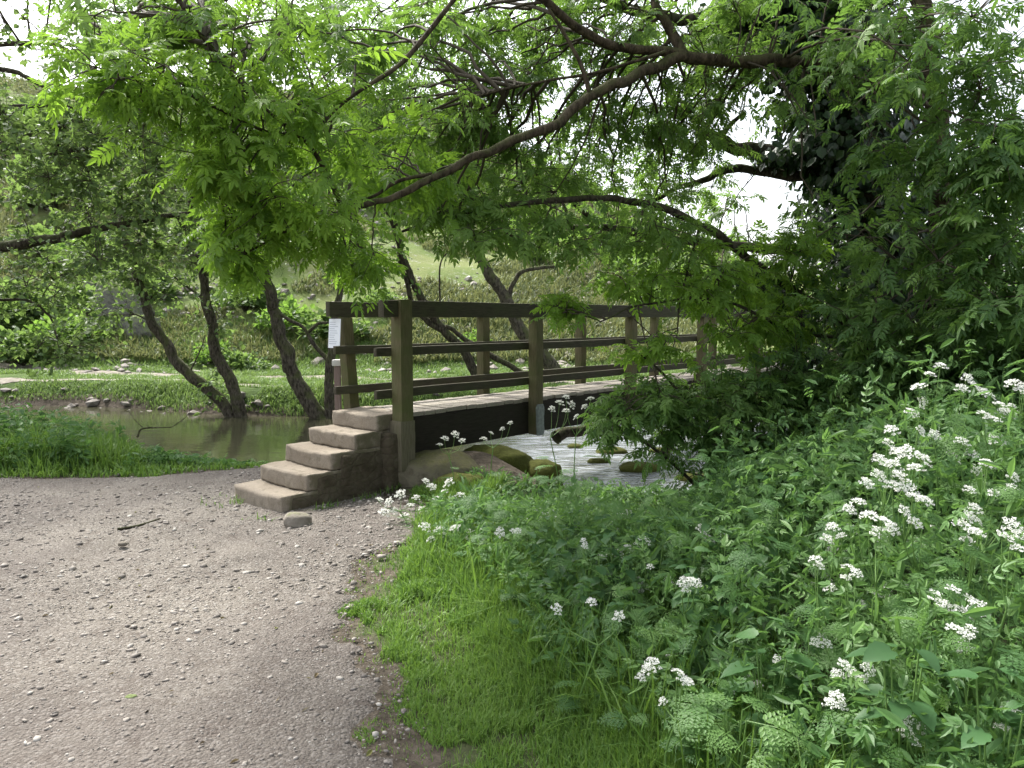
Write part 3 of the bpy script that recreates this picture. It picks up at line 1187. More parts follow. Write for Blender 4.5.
# ------------------------------------------------------------------ trees
def A(*pts):
    return [at(*p) for p in pts]


# ash whose long limb crosses the picture
limbs = [
    (A((955, 520, 6.3), (948, 400, 6.3), (944, 300, 6.3), (941, 225, 6.3), (936, 150, 6.3), (930, 92, 6.3), (925, 30, 6.3), (905, -60, 6.4), (895, -160, 6.5)), .13, .06),
    (A((930, 95, 6.3), (890, 87, 6.2), (817, 68, 6.1), (740, 60, 6.0), (684, 57, 5.9), (660, 68, 5.8), (625, 82, 5.6), (592, 100, 5.5), (560, 120, 5.4), (525, 138, 5.2), (495, 149, 5.1), (462, 160, 5.0), (410, 185, 4.8), (375, 203, 4.7), (345, 211, 4.6)), .056, .017),
    (A((684, 55, 5.9), (650, 50, 5.85), (612, 46, 5.8), (578, 28, 5.7), (545, 3, 5.6), (515, -40, 5.5)), .040, .026),
    (A((684, 57, 5.9), (668, 25, 5.95), (655, 0, 6.0), (640, -50, 6.1)), .042, .03),
    (A((591, 98, 5.5), (580, 62, 5.5), (562, 30, 5.5), (548, 8, 5.5)), .018, .012, 6),
    (A((665, 52, 5.8), (600, 72, 5.7), (540, 82, 5.6), (475, 97, 5.5)), .014, .006, 6),
    (A((432, 174, 4.9), (400, 180, 4.85), (375, 195, 4.8), (352, 202, 4.8)), .014, .006, 6),
    (A((345, 211, 4.6), (322, 165, 4.4), (300, 137, 4.3), (266, 132, 4.2), (200, 102, 4.1), (123, 76, 4.0)), .016, .005, 6),
    (A((300, 137, 4.3), (250, 95, 4.2), (205, 40, 4.1), (170, -10, 4.0)), .011, .007, 6),
    (A((460, -8, 4.6), (408, 57, 4.5), (370, 85, 4.4), (342, 103, 4.4), (320, 125, 4.35)), .015, .008, 6),
    (A((345, 211, 4.6), (300, 225, 4.5), (260, 245, 4.4), (232, 262, 4.3)), .012, .004, 6),
]
cl = [clump(120, 85, 4.0, (56, 40), 42, 7, 7, t=.22, ls=.78), clump(200, 90, 4.1, (62, 50), 46, 8, 7, t=.18, ls=.78), clump(285, 95, 4.2, (58, 54), 40, 7, 7, t=.2, ls=.78),
      clump(230, 165, 4.2, (50, 40), 44, 7, 8, t=.16, ls=.78), clump(300, 215, 4.4, (62, 42), 59, 9, 8, t=.2, ls=.78), clump(232, 232, 4.4, (40, 36), 38, 7, 8, t=.22, ls=.78),
      clump(350, 250, 4.8, (46, 36), 34, 6, 7, t=.1, ls=.78), clump(330, 140, 4.6, (46, 36), 22, 5, 7, t=.12, ls=.78), clump(390, 60, 5.2, (60, 50), 32, 5, 7, t=.0, m='ash_far', ls=.8), clump(300, 20, 4.6, (70, 40), 28, 6, 7, t=-.05, m='ash_far', ls=.85),
      clump(160, 20, 4.3, (80, 36), 34, 6, 7, t=.12, m='ash_far'), clump(400, 165, 5.3, (55, 40), 40, 6, 7, t=.04)]
MF = dict(m='ash_far', ls=.66)
cl += [clump(470, 125, 6.2, (60, 45), 89, 6, 8, **MF), clump(560, 90, 6.4, (70, 45), 79, 6, 8, t=-.02, **MF),
      clump(520, 50, 6.6, (65, 40), 58, 6, 8, **MF), clump(640, 120, 6.6, (60, 40), 75, 6, 8, **MF), clump(610, 20, 6.3, (60, 35), 63, 6, 8, **MF), clump(720, 30, 6.2, (50, 40), 52, 5, 8, **MF), clump(700, 110, 6.4, (50, 40), 52, 5, 8, **MF),
      clump(450, 205, 5.8, (55, 30), 63, 5, 8, **MF), clump(540, 180, 6.4, (60, 35), 63, 5, 8, **MF), clump(440, 20, 6.0, (50, 35), 37, 5, 8, **MF)]
cl += [clump(px_, py_, Y_, (rx_, ry_), n_, 6, 8, t=t_, **MF) for px_, py_, Y_, rx_, ry_, n_, t_ in (
    (360, 20, 6.6, 60, 36, 60, .05), (420, 80, 6.8, 60, 40, 60, .0), (480, 30, 7.0, 60, 36, 60, .0), (560, 30, 7.0, 60, 36, 60, -.05), (650, 60, 7.2, 60, 40, 50, .0), (710, 75, 6.9, 50, 40, 40, .05),
    (370, 130, 6.4, 50, 40, 60, .08), (430, 190, 6.6, 60, 36, 60, .05), (590, 150, 7.2, 60, 40, 50, .05), (500, 190, 7.0, 60, 36, 60, .0), (250, 20, 5.6, 80, 36, 60, .1), (100, 20, 5.4, 70, 36, 40, .1), (690, 150, 7.2, 40, 30, 36, .05), (640, 200, 7.0, 60, 30, 22, .1))]
MD = dict(m='dense', ls=.85)
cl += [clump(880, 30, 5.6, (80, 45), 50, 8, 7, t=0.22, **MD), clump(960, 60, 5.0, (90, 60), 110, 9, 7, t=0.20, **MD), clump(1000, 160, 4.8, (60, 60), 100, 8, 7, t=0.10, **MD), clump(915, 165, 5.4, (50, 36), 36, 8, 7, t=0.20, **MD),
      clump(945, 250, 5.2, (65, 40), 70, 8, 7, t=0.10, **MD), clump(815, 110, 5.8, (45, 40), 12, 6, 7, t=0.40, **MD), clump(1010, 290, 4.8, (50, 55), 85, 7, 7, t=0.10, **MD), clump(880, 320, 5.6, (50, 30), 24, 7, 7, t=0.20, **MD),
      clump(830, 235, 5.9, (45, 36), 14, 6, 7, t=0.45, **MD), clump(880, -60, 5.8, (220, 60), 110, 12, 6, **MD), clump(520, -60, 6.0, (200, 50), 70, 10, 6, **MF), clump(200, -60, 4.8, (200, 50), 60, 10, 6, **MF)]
ash_stem = limbs[0][0]
ash, ash_att = tree('ash_tree', at(955, 520, 6.3) * [1, 1, 0], 'bare-stemmed ash tree sending one long limb leftwards over the bridge', 'tree', limbs, thin(cl, .85, .85), ASH, .175, M['ash'], M['bark_warm'], 1, droop=.18)

# ivy-clad tree
limbs = [
    (A((895, 510, 7.4), (893, 400, 7.4), (880, 280, 7.4), (858, 150, 7.4), (825, 40, 7.4), (790, -60, 7.4), (770, -200, 7.5)), .27, .16, 14),
    (A((830, 60, 7.4), (770, 20, 7.3), (735, 17, 7.2), (690, 18, 7.0), (640, 10, 6.9), (590, -4, 6.8)), .07, .04),
    (A((850, 165, 7.4), (784, 155, 7.4), (740, 150, 7.4), (716, 138, 7.4), (700, 128, 7.4)), .085, .05),
    (A((718, 142, 7.4), (730, 125, 7.4), (745, 112, 7.4)), .03, .015, 6),
    (A((855, 178, 7.5), (783, 176, 7.5), (735, 170, 7.5), (705, 180, 7.5), (660, 195, 7.5), (630, 215, 7.5)), .06, .012, 7),
    (A((880, 260, 7.6), (780, 250, 7.8), (700, 242, 8.0), (640, 236, 8.0), (597, 228, 8.0), (562, 228, 8.0), (535, 216, 8.0), (518, 188, 8.0)), .06, .016, 7),
    (A((600, 228, 8.0), (578, 206, 8.0), (556, 182, 8.0), (548, 150, 8.0)), .035, .012, 6),
    (A((570, 226, 8.0), (560, 200, 8.0), (530, 172, 8.0), (515, 150, 8.0)), .022, .008, 6),
]
cl = [clump(640, 150, 7.6, (60, 40), 45, 6, 6, t=.05), clump(590, 190, 8.0, (60, 40), 40, 6, 6), clump(700, 200, 7.8, (55, 35), 45, 5, 6, t=.1), clump(660, 90, 7.4, (60, 45), 40, 5, 6),
      clump(500, 100, 7.6, (80, 50), 60, 7, 6), clump(430, 130, 7.6, (50, 50), 50, 6, 6), clump(760, 90, 7.6, (50, 40), 50, 5, 6), clump(680, 260, 8.0, (60, 28), 34, 6, 6, t=.16), clump(610, 260, 8.0, (50, 25), 22, 5, 6, t=.16),
      clump(880, 230, 6.9, (50, 60), 30, 8, 6, t=-.05), clump(740, 290, 7.4, (50, 26), 40, 5, 6, t=.05), clump(745, 200, 8.2, (40, 40), 26, 5, 6, t=.1), clump(800, -120, 7.4, (240, 90), 200, 12, 6), clump(520, 225, 7.8, (45, 30), 40, 5, 6, t=-.05)]
ivyt, ivy_att = tree('ivy_clad_tree', at(895, 510, 7.4) * [1, 1, 0], 'thick leaning tree trunk smothered in dark ivy on the right bank', 'tree', limbs, thin(cl, .6, .8), ASH, .14, M['ash_far'], M['bark'], 2, droop=.2)
rng = np.random.default_rng(21)
gi = G()


def ivy_on(C, rad, n, rng, gi, size=.10, bias=0):
    i = rng.integers(0, len(C) - 1, n)
    t = rng.random((n, 1))
    c = C[i] * (1 - t) + C[i + 1] * t
    a = rng.uniform(0, 2 * PI, n)
    ru = rad * (.45 + .75 * rng.random(n) + .35 * vnoise(c[:, 2], a * 1.2, 2.2, 9))
    out = np.stack([np.cos(a), np.sin(a), rng.normal(size=n) * .25], 1)
    pos = c + out * ru[:, None]
    ax = out * .5 + np.array([0, 0, -.8]) + rng.normal(size=(n, 3)) * .45
    up = out + np.array([0, 0, .5]) + rng.normal(size=(n, 3)) * .35
    scatter_leaves(gi, [LEAF_ROUND], pos, ax, up, size * rng.uniform(.6, 1.2, n), .45 + rng.normal(size=n) * .25, rng)


trunkC = spline(limbs[0][0], 60)
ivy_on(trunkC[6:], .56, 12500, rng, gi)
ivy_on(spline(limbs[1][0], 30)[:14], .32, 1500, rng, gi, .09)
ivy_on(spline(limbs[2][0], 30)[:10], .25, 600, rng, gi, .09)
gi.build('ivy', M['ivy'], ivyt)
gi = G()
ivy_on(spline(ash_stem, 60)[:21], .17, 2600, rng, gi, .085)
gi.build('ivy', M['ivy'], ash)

# young arching tree in front of the bridge end, with an ivy-wrapped stem
limbs = [
    (A((905, 480, 6.6), (893, 385, 6.6), (852, 333, 6.6), (805, 298, 6.6), (760, 268, 6.6), (705, 228, 6.5), (650, 206, 6.3), (605, 200, 6.2), (560, 201, 6.1), (512, 203, 6.0), (468, 211, 5.9), (430, 222, 5.8), (402, 234, 5.8)), .05, .010, 8),
    (A((815, 470, 7.2), (806, 385, 7.2), (790, 330, 7.2), (765, 290, 7.2), (740, 268, 7.2)), .06, .03, 8),
    (A((860, 340, 6.6), (790, 330, 6.4), (720, 300, 6.2), (640, 305, 6.0), (600, 322, 5.9)), .016, .006, 6),
    (A((700, 226, 6.5), (690, 262, 6.3), (680, 300, 6.2), (678, 330, 6.1)), .012, .006, 6),
]
cl = [clump(640, 232, 6.2, (60, 28), 38, 7, 7, t=.12, m='ash_far'), clump(566, 305, 6.0, (26, 15), 34, 4, 7, t=.3, ls=.8), clump(560, 235, 6.0, (50, 26), 24, 5, 7, t=.14, m='ash_far'), clump(710, 280, 6.2, (55, 24), 50, 7, 7, t=.1),
      clump(775, 318, 6.4, (46, 30), 50, 7, 7, t=.0), clump(640, 283, 6.1, (42, 14), 30, 5, 7, t=.2), clump(480, 235, 5.8, (60, 20), 36, 5, 7, t=.08, m='ash_far'), clump(840, 300, 6.4, (45, 36), 60, 6, 7, t=-.08, m='dense'), clump(655, 348, 6.0, (30, 12), 24, 5, 7, t=.25),
      clump(745, 335, 6.2, (36, 22), 34, 6, 7, t=.12), clump(690, 250, 6.3, (40, 20), 16, 5, 7, t=.2), clump(790, 250, 6.5, (40, 30), 50, 5, 7, t=.1)]
arch, arch_att = tree('young_tree', at(905, 480, 6.6) * [1, 1, 0], 'young tree with a thin arching stem leaning left across the bridge railings', 'tree', limbs, thin(cl, .9, .8), ASH, .14, M['ash'], M['bark'], 3, droop=.2, tint0=.56)
gi = G()
ivy_on(spline(limbs[1][0], 40), .20, 1500, np.random.default_rng(4), gi, .08)
gi.build('ivy', M['ivy'], arch)

# big bush on the near bank below the bridge
b0 = gxy(730, 520, .05)
limbs = [(A((735, 525, 6.1), (725, 470, 6.1), (700, 420, 6.1), (670, 380, 6.1), (640, 355, 6.0)), .025, .006, 6),
         (A((740, 525, 6.1), (745, 460, 6.2), (760, 400, 6.3), (770, 350, 6.3)), .022, .006, 6),
         (A((730, 525, 6.0), (690, 480, 5.9), (640, 440, 5.8), (605, 420, 5.8)), .02, .005, 6),
         (A((745, 525, 6.0), (800, 470, 6.0), (840, 420, 6.0)), .02, .005, 6)]
cl = [clump(650, 402, 5.9, (36, 18), 80, 8, 7, t=.2), clump(715, 398, 6.1, (46, 26), 120, 9, 7, t=.14), clump(618, 420, 5.8, (24, 16), 50, 6, 7, t=.22), clump(700, 432, 6.0, (46, 22), 90, 8, 7, t=.06), clump(775, 395, 6.1, (50, 42), 150, 9, 7, t=.02),
      clump(770, 465, 5.8, (54, 36), 130, 8, 7, t=.0), clump(725, 485, 5.7, (36, 20), 34, 6, 7, t=.08), clump(660, 452, 5.7, (22, 10), 10, 4, 6, t=.15), clump(835, 390, 6.0, (42, 46), 130, 8, 7, t=-.06), clump(845, 465, 5.8, (48, 34), 120, 8, 7, t=-.06)]
tree('bush', (b0[0], b0[1], .05), 'broad leafy green bush on the near bank hiding the middle of the bridge', 'bush', limbs, thin(cl, .8, .8), ASH[:2], .13, M['dense'], M['bark'], 4, droop=.15, tint0=.7, first='stem')

b1 = gxy(945, 560, .1)
limbs = [(A((945, 560, 5.0), (935, 480, 5.2), (925, 420, 5.4), (930, 370, 5.5)), .02, .006, 6),
         (A((955, 560, 5.0), (985, 470, 5.1), (1000, 400, 5.2), (1005, 350, 5.2)), .02, .006, 6),
         (A((935, 560, 5.0), (900, 470, 5.4), (885, 410, 5.5)), .016, .005, 6)]
cl = [clump(900, 375, 5.6, (50, 36), 110, 8, 7, t=.04), clump(960, 350, 5.5, (50, 36), 110, 8, 7), clump(1010, 370, 5.2, (40, 40), 100, 7, 7, t=.02), clump(940, 420, 5.3, (60, 40), 120, 8, 7, t=-.04), clump(890, 440, 5.3, (44, 34), 100, 7, 7, t=-.02), clump(1005, 450, 5.0, (44, 44), 100, 7, 7, t=-.06)]
tree('bush', (b1[0], b1[1], .1), 'dark leafy bush at the foot of the ivy tree behind the big white flower heads', 'bush', limbs, cl, ASH[:2], .13, M['dense'], M['bark'], 41, droop=.15, tint0=.55, first='stem')

# left tree reaching in over the river
limbs = [
    (A((-190, 470, 11.5), (-150, 380, 11.5), (-120, 290, 11.5), (-90, 150, 11.5), (-80, 0, 11.5), (-70, -120, 11.6)), .26, .10, 12),
    (A((-118, 285, 11.5), (-60, 262, 11.5), (0, 249, 11.5), (50, 240, 11.5), (80, 231, 11.5), (130, 222, 11.5), (200, 214, 11.6)), .12, .03),
    (A((-95, 160, 11.5), (0, 149, 11.3), (60, 153, 11.2), (110, 140, 11.1)), .05, .015, 7),
    (A((-85, 80, 11.5), (0, 70, 11.3), (37, 82, 11.2), (75, 100, 11.0)), .05, .015, 7),
    (A((-82, 50, 11.5), (0, 45, 11.2), (50, 44, 11.0), (100, 72, 10.8), (140, 110, 10.7)), .05, .012, 7),
    (A((-90, 110, 11.5), (0, 107, 11.4), (70, 107, 11.3), (110, 120, 11.3)), .045, .012, 7),
    (A((-115, 300, 11.5), (0, 300, 11.4), (30, 301, 11.4), (50, 318, 11.4), (58, 340, 11.4)), .03, .01, 6),
    (A((55, 153, 11.3), (60, 135, 11.3), (58, 110, 11.3)), .02, .01, 6),
]
cl = [clump(40, 180, 11.3, (80, 40), 170, 9, 8), clump(120, 190, 11.4, (60, 50), 150, 8, 8, t=-.03), clump(30, 120, 11.3, (70, 40), 120, 8, 8), clump(100, 130, 11.1, (60, 45), 120, 8, 8), clump(170, 240, 11.6, (50, 40), 110, 7, 8),
      clump(90, 265, 11.5, (70, 30), 110, 7, 8), clump(20, 290, 11.5, (60, 35), 80, 6, 8, t=.15), clump(40, 30, 11.2, (90, 40), 70, 8, 7), clump(130, 50, 10.9, (60, 50), 70, 6, 7), clump(150, 150, 11.0, (45, 45), 80, 6, 8), clump(60, 345, 11.4, (45, 25), 45, 4, 8, t=.2),
      clump(-120, 100, 11.5, (130, 160), 200, 12, 7), clump(0, -80, 11.4, (200, 70), 160, 12, 7), clump(200, 130, 11.8, (55, 60), 90, 7, 8, t=-.03)]
tree('alder_tree', at(-190, 470, 11.5) * [1, 1, 0], 'grey-green small-leaved tree whose dark level bough enters from the left edge', 'tree', limbs, thin(cl, 1.25), [LEAF_ROUND, LEAF], .085, M['alder'], M['bark'], 5, tint0=.62)

# two riverside trees on the far bank
yA = 15.7
limbs = [
    (A((238, 424, yA), (216, 397, yA), (182, 367, yA), (160, 336, yA), (141, 290, yA), (128, 240, yA), (115, 170, yA)), .17, .08),
    (A((243, 424, yA), (233, 387, yA), (216, 352, yA), (206, 302, yA), (198, 250, yA), (192, 190, yA), (200, 110, yA)), .18, .07, 9, 'trunk'),
    (A((160, 336, yA), (150, 322, yA), (130, 312, yA)), .04, .015, 6),
    (A((205, 300, yA), (185, 285, yA), (165, 270, yA)), .04, .015, 6),
    (A((190, 372, yA), (200, 350, yA), (205, 335, yA)), .025, .01, 6),
]
cl = [clump(110, 250, yA, (60, 40), 130, 7, 8), clump(190, 190, yA, (70, 50), 190, 9, 8), clump(160, 280, yA, (40, 30), 70, 5, 8), clump(230, 240, yA, (45, 35), 80, 6, 8), clump(120, 150, yA, (80, 50), 150, 8, 8), clump(230, 110, yA, (80, 50), 150, 8, 8),
      clump(100, 315, yA, (40, 28), 60, 5, 8, t=.1), clump(215, 390, yA, (18, 25), 26, 3, 7, t=-.05), clump(180, 40, yA, (120, 50), 160, 9, 8), clump(225, 330, yA, (30, 30), 30, 4, 7)]
tree('alder_tree', at(240, 424, yA) * [1, 1, 0], 'twin-trunked tree leaning left from the water edge of the far bank', 'tree', limbs, cl, [LEAF_ROUND, LEAF], .105, M['alder'], M['bark_pale'], 6, tint0=.62, slim=.78)
yB = 15.5
limbs = [
    (A((324, 426, yB), (306, 396, yB), (290, 364, yB), (278, 325, yB), (271, 297, yB), (262, 262, yB), (268, 190, yB), (280, 110, yB)), .23, .08, 11),
    (A((330, 426, yB), (330, 372, yB), (333, 332, yB), (338, 298, yB), (345, 240, yB), (352, 170, yB)), .14, .05, 9, 'trunk'),
    (A((328, 360, yB), (314, 345, yB), (305, 328, yB), (290, 320, yB), (280, 313, yB), (274, 305, yB)), .06, .035, 7),
    (A((308, 332, yB), (318, 323, yB), (332, 322, yB)), .05, .03, 7),
]
cl = [clump(270, 230, yB, (60, 40), 130, 7, 8, t=.05), clump(330, 190, yB, (60, 50), 150, 8, 8), clump(280, 130, yB, (70, 50), 150, 8, 8), clump(350, 120, yB, (60, 50), 120, 8, 8), clump(350, 260, yB, (45, 30), 70, 5, 8, t=.05), clump(240, 275, yB, (35, 25), 45, 5, 8, t=.08), clump(310, 50, yB, (110, 50), 130, 9, 8)]
tree('alder_tree', at(326, 426, yB) * [1, 1, 0], 'curved mossy trunk with a bent side branch beside the notice, on the far bank', 'tree', limbs, cl, [LEAF_ROUND, LEAF], .105, M['alder'], M['bark_pale'], 7, tint0=.55, slim=.78)

# two trees behind the railings
yC = 17.4
limbs = [
    (A((480, 388, yC), (466, 356, yC), (444, 330, yC), (421, 300, yC), (405, 262, yC), (398, 235, yC), (392, 180, yC)), .15, .07),
    (A((447, 333, yC), (425, 318, yC), (412, 299, yC), (402, 268, yC), (396, 240, yC), (380, 190, yC)), .09, .05, 8, 'trunk'),
    (A((528, 376, yC), (490, 355, yC), (465, 338, yC), (445, 326, yC)), .09, .06, 8),
    (A((440, 305, yC), (441, 262, yC), (455, 248, yC), (474, 234, yC)), .03, .015, 6),
]
cl = [clump(400, 190, yC, (60, 45), 120, 8, 8), clump(440, 160, yC, (60, 50), 110, 8, 8), clump(370, 250, yC, (45, 40), 70, 6, 8), clump(420, 90, yC, (90, 50), 110, 8, 8), clump(360, 150, yC, (55, 60), 100, 7, 8)]
tree('ash_tree', at(480, 388, yC) * [1, 1, 0], 'slender double-stemmed tree leaning left behind the bridge railings', 'tree', limbs, cl, [LEAF], .12, M['ash_far'], M['bark'], 8, tint0=.5, slim=.78)
yD = 17.9
limbs = [
    (A((560, 378, yD), (537, 346, yD), (522, 330, yD), (506, 300, yD), (488, 270, yD), (476, 245, yD), (467, 218, yD), (462, 160, yD)), .24, .09, 11),
    (A((508, 302, yD), (513, 282, yD), (525, 269, yD), (541, 267, yD), (560, 262, yD), (590, 240, yD)), .09, .03, 8),
    (A((478, 248, yD), (500, 243, yD), (520, 240, yD), (530, 232, yD)), .03, .012, 6),
]
cl = [clump(470, 150, yD, (70, 50), 130, 8, 8), clump(540, 190, yD, (60, 40), 100, 7, 8), clump(600, 235, yD, (55, 35), 110, 7, 8), clump(560, 130, yD, (80, 50), 100, 8, 8), clump(640, 200, yD, (50, 45), 80, 6, 8), clump(500, 60, yD, (90, 45), 70, 8, 7)]
tree('ash_tree', at(560, 378, yD) * [1, 1, 0], 'stout grey trunk forking low behind the middle of the railings', 'tree', limbs, cl, [LEAF], .12, M['ash_far'], M['bark_pale'], 9, tint0=.52, slim=.78)

# trees closing the right bank
def plain_tree(name, x, y, h, r, label, seed, leafm, lsize, nt=45, group=None, cat='tree', trunk=.16, t0=.45, low=.35):
    z = ground(x, y)
    rng = np.random.default_rng(seed)
    b = np.array([x, y, z])
    lim = [([b - UP * .2, b + np.array([.1 * rng.normal(), .1 * rng.normal(), h * .35]), b + np.array([.2 * rng.normal(), .2 * rng.normal(), h * .9])], trunk, trunk * .3)]
    cls = []
    for i in range(7):
        a = i / 7 * 2 * PI + rng.normal() * .3
        f = rng.uniform(low, .75)
        e = b + np.array([math.cos(a) * r * .7, math.sin(a) * r * .7, h * f])
        lim.append(([b + UP * h * f * .6, (b + UP * h * f * .7 + e) / 2 + UP * .1, e], trunk * .35, trunk * .1, 6))
        cls.append(dict(c=e, r=(r * .5, r * .5, h * .17), n=nt, b=5, k=8, t=rng.normal() * .06))
    cls.append(dict(c=b + UP * h * .85, r=(r * .6, r * .6, h * .2), n=nt, b=5, k=8, t=.04))
    return tree(name, b, label, cat, lim, cls, [LEAF_ROUND, LEAF], lsize, leafm, M['bark'], seed, group, tint0=t0)[0]


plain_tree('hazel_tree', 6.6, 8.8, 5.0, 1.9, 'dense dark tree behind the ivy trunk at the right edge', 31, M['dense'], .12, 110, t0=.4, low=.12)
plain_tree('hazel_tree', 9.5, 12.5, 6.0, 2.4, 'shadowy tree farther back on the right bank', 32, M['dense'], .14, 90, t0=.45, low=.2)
plain_tree('hawthorn_tree', 9.0, 20.0, 4.5, 2.0, 'light green tree standing beyond the fence at the bridge end', 33, M['ash_far'], .13, 60, t0=.6, low=.3)
plain_tree('hawthorn_tree', 5.6, 22.5, 4.0, 2.2, 'pale leafy tree on the far meadow seen above the railings', 34, M['alder'], .13, 60, t0=.65)

# bushes on the hillside
rng = np.random.default_rng(14)
protos = []
gl = G()
for i in range(3):
    g = G()
    m = 900
    v = ball(rng, m) * np.array([1, 1, .75])
    v = v + np.stack([vnoise(v[:, 0], v[:, 1], 1.7, i + j * 4) for j in range(3)], 1) * .35
    v[:, 2] = np.abs(v[:, 2]) + .12
    ax = nrm(v) + rng.normal(size=(m, 3)) * .6
    up = UP + rng.normal(size=(m, 3)) * .5
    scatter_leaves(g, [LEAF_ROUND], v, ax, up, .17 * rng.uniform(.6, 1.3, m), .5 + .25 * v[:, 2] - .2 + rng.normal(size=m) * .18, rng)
    tw = G()
    e = ball(rng, 14) * .8
    e[:, 2] = np.abs(e[:, 2]) + .2
    s = np.linspace(0, 1, 5)[None, :, None]
    tw.add(*mtube(e[:, None] * s - np.array([0, 0, .15]) * (1 - s), .03 * (1 - .8 * s[..., 0]), 4))
    protos.append((g, tw))
HB = [(25, 330, 22, 1.1), (70, 335, 23, 1.0), (10, 300, 25, 1.6), (150, 318, 26, 1.2), (95, 300, 28, 1.5), (190, 300, 30, 1.3), (240, 310, 28, 1.0), (300, 270, 33, 1.3), (360, 285, 34, 1.0), (60, 250, 34, 2.0), (170, 240, 36, 1.8), (280, 220, 38, 1.7), (340, 200, 40, 1.6), (120, 180, 42, 2.2), (220, 160, 44, 2.0),
      (620, 290, 34, 1.3), (660, 300, 30, 1.2), (700, 306, 30, 1.2), (590, 280, 36, 1.2), (740, 312, 30, 1.4), (535, 295, 32, .7), (240, 380, 21, .6), (215, 375, 22, .6), (50, 200, 42, 2.2), (560, 250, 42, 1.2)]
rng = np.random.default_rng(44)
for i in range(60):
    Y_ = rng.uniform(23, 46)
    pxx = rng.uniform(-20, 420) if i < 45 else rng.uniform(420, 740)
    HB.append((pxx, 300, Y_, rng.uniform(.45, 1.25) if i < 45 else rng.uniform(.3, .8)))
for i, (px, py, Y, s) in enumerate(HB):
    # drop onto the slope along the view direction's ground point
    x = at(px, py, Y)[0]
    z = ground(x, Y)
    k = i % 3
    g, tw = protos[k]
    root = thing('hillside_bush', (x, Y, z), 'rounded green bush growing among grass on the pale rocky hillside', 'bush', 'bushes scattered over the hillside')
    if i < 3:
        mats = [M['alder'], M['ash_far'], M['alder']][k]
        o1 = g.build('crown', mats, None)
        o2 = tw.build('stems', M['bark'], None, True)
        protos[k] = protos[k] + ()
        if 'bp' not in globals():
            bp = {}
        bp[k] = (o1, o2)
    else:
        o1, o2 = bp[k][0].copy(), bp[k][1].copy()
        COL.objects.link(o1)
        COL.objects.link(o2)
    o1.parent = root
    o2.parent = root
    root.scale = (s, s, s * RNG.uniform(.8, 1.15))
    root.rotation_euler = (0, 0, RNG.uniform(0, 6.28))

# rock outcrops and scree
for i, (px, Y, r, lab) in enumerate(((122, 24.5, (.75, .6, .95), 'tall grey limestone outcrop on the hillside between the leaning trunks and the bushes'), (140, 23.8, (.5, .4, .45), 'low grey limestone block below the tall outcrop'),
                                     (103, 26, (.6, .5, .8), 'grey limestone outcrop just left of the tall one'))):
    x = (px - 512) / F * Y
    rock('rock_outcrop', (x, Y, ground(x, Y) + r[2] * .25), r, M['limestone'], lab, 60 + i, amp=.55, sub=5)
rng = np.random.default_rng(15)
n = 8000
y = 20.5 + 30 * rng.random(n)
x = (rng.uniform(-100, 760, n) - 512) / F * y
ok = fbm(x, y, .25, 3, 51) + .3 * rng.normal(size=n) > .1
x, y = x[ok], y[ok]
g = G()
pebbles(g, x, y, hfun(x, y), (.04 + .16 * rng.random(len(x)) ** 3), rng, .6, .2, .35 + .6 * rng.random(len(x)))
tag(g.build('scree', M['pebble'], None, False), 'pale stones scattered over the hillside', 'stones', kind='stuff')
# stones along the far water edge
n = 110
x = rng.uniform(-14, 8, n)
y = np.interp(x, FB[:, 0], FB[:, 1]) + rng.normal(size=n) * .22 + .05
g = G()
pebbles(g, x, y, np.maximum(hfun(x, y), WATER - .02), 
        .04 + .13 * rng.random(n) ** 2.5, rng, .6, .35, .05 + .4 * rng.random(n))
tag(g.build('shingle', M['pebble'], None, False), 'stones lining the far water edge', 'stones', kind='stuff')


# ------------------------------------------------------------------ grass
def blades(g, x, y, z, h, w, rng, bend=.45, tint=None):
    k = len(x)
    a = rng.uniform(0, 2 * PI, k)
    dirv = np.stack([np.cos(a), np.sin(a), np.zeros(k)], 1)
    fa = a + PI / 2 + rng.normal(size=k) * .5
    side = np.stack([np.cos(fa), np.sin(fa), np.zeros(k)], 1)
    b = np.abs(rng.normal(size=k)) * bend + .05
    base = np.stack([x, y, z], 1)
    ss = np.array([0, .4, .75, 1.0])
    wf = np.array([.8, 1, .65, .06])
    pts = []
    for s, q in zip(ss, wf):
        c = base + UP * (h * s * (1 - .35 * b * s))[:, None] + dirv * (h * b * s * s)[:, None]
        pts += [c - side * (w * q / 2)[:, None], c + side * (w * q / 2)[:, None]]
    V = np.stack(pts, 1)
    q = np.array([[0, 1, 3, 2], [2, 3, 5, 4], [4, 5, 7, 6]])
    Fc = (q[None] + (np.arange(k) * 8)[:, None, None]).reshape(-1, 4)
    t = (.5 + rng.normal(size=k) * .22) if tint is None else tint
    g.add(V.reshape(-1, 3), Fc, np.repeat(t, 8))


VX = np.array([(1.2, 1.35), (1.8, 1.0), (2.4, .72), (3.1, .46), (3.9, .06), (4.6, -.25), (5.4, -.55), (6.2, -.75), (7.0, -.6), (7.8, -.2)])   # where the tall growth begins


def veg_in(x, y):
    return x - np.interp(y, VX[:, 0], VX[:, 1]) + .08 * fbm(x, y, 1.5, 2, 61)


rng = np.random.default_rng(16)
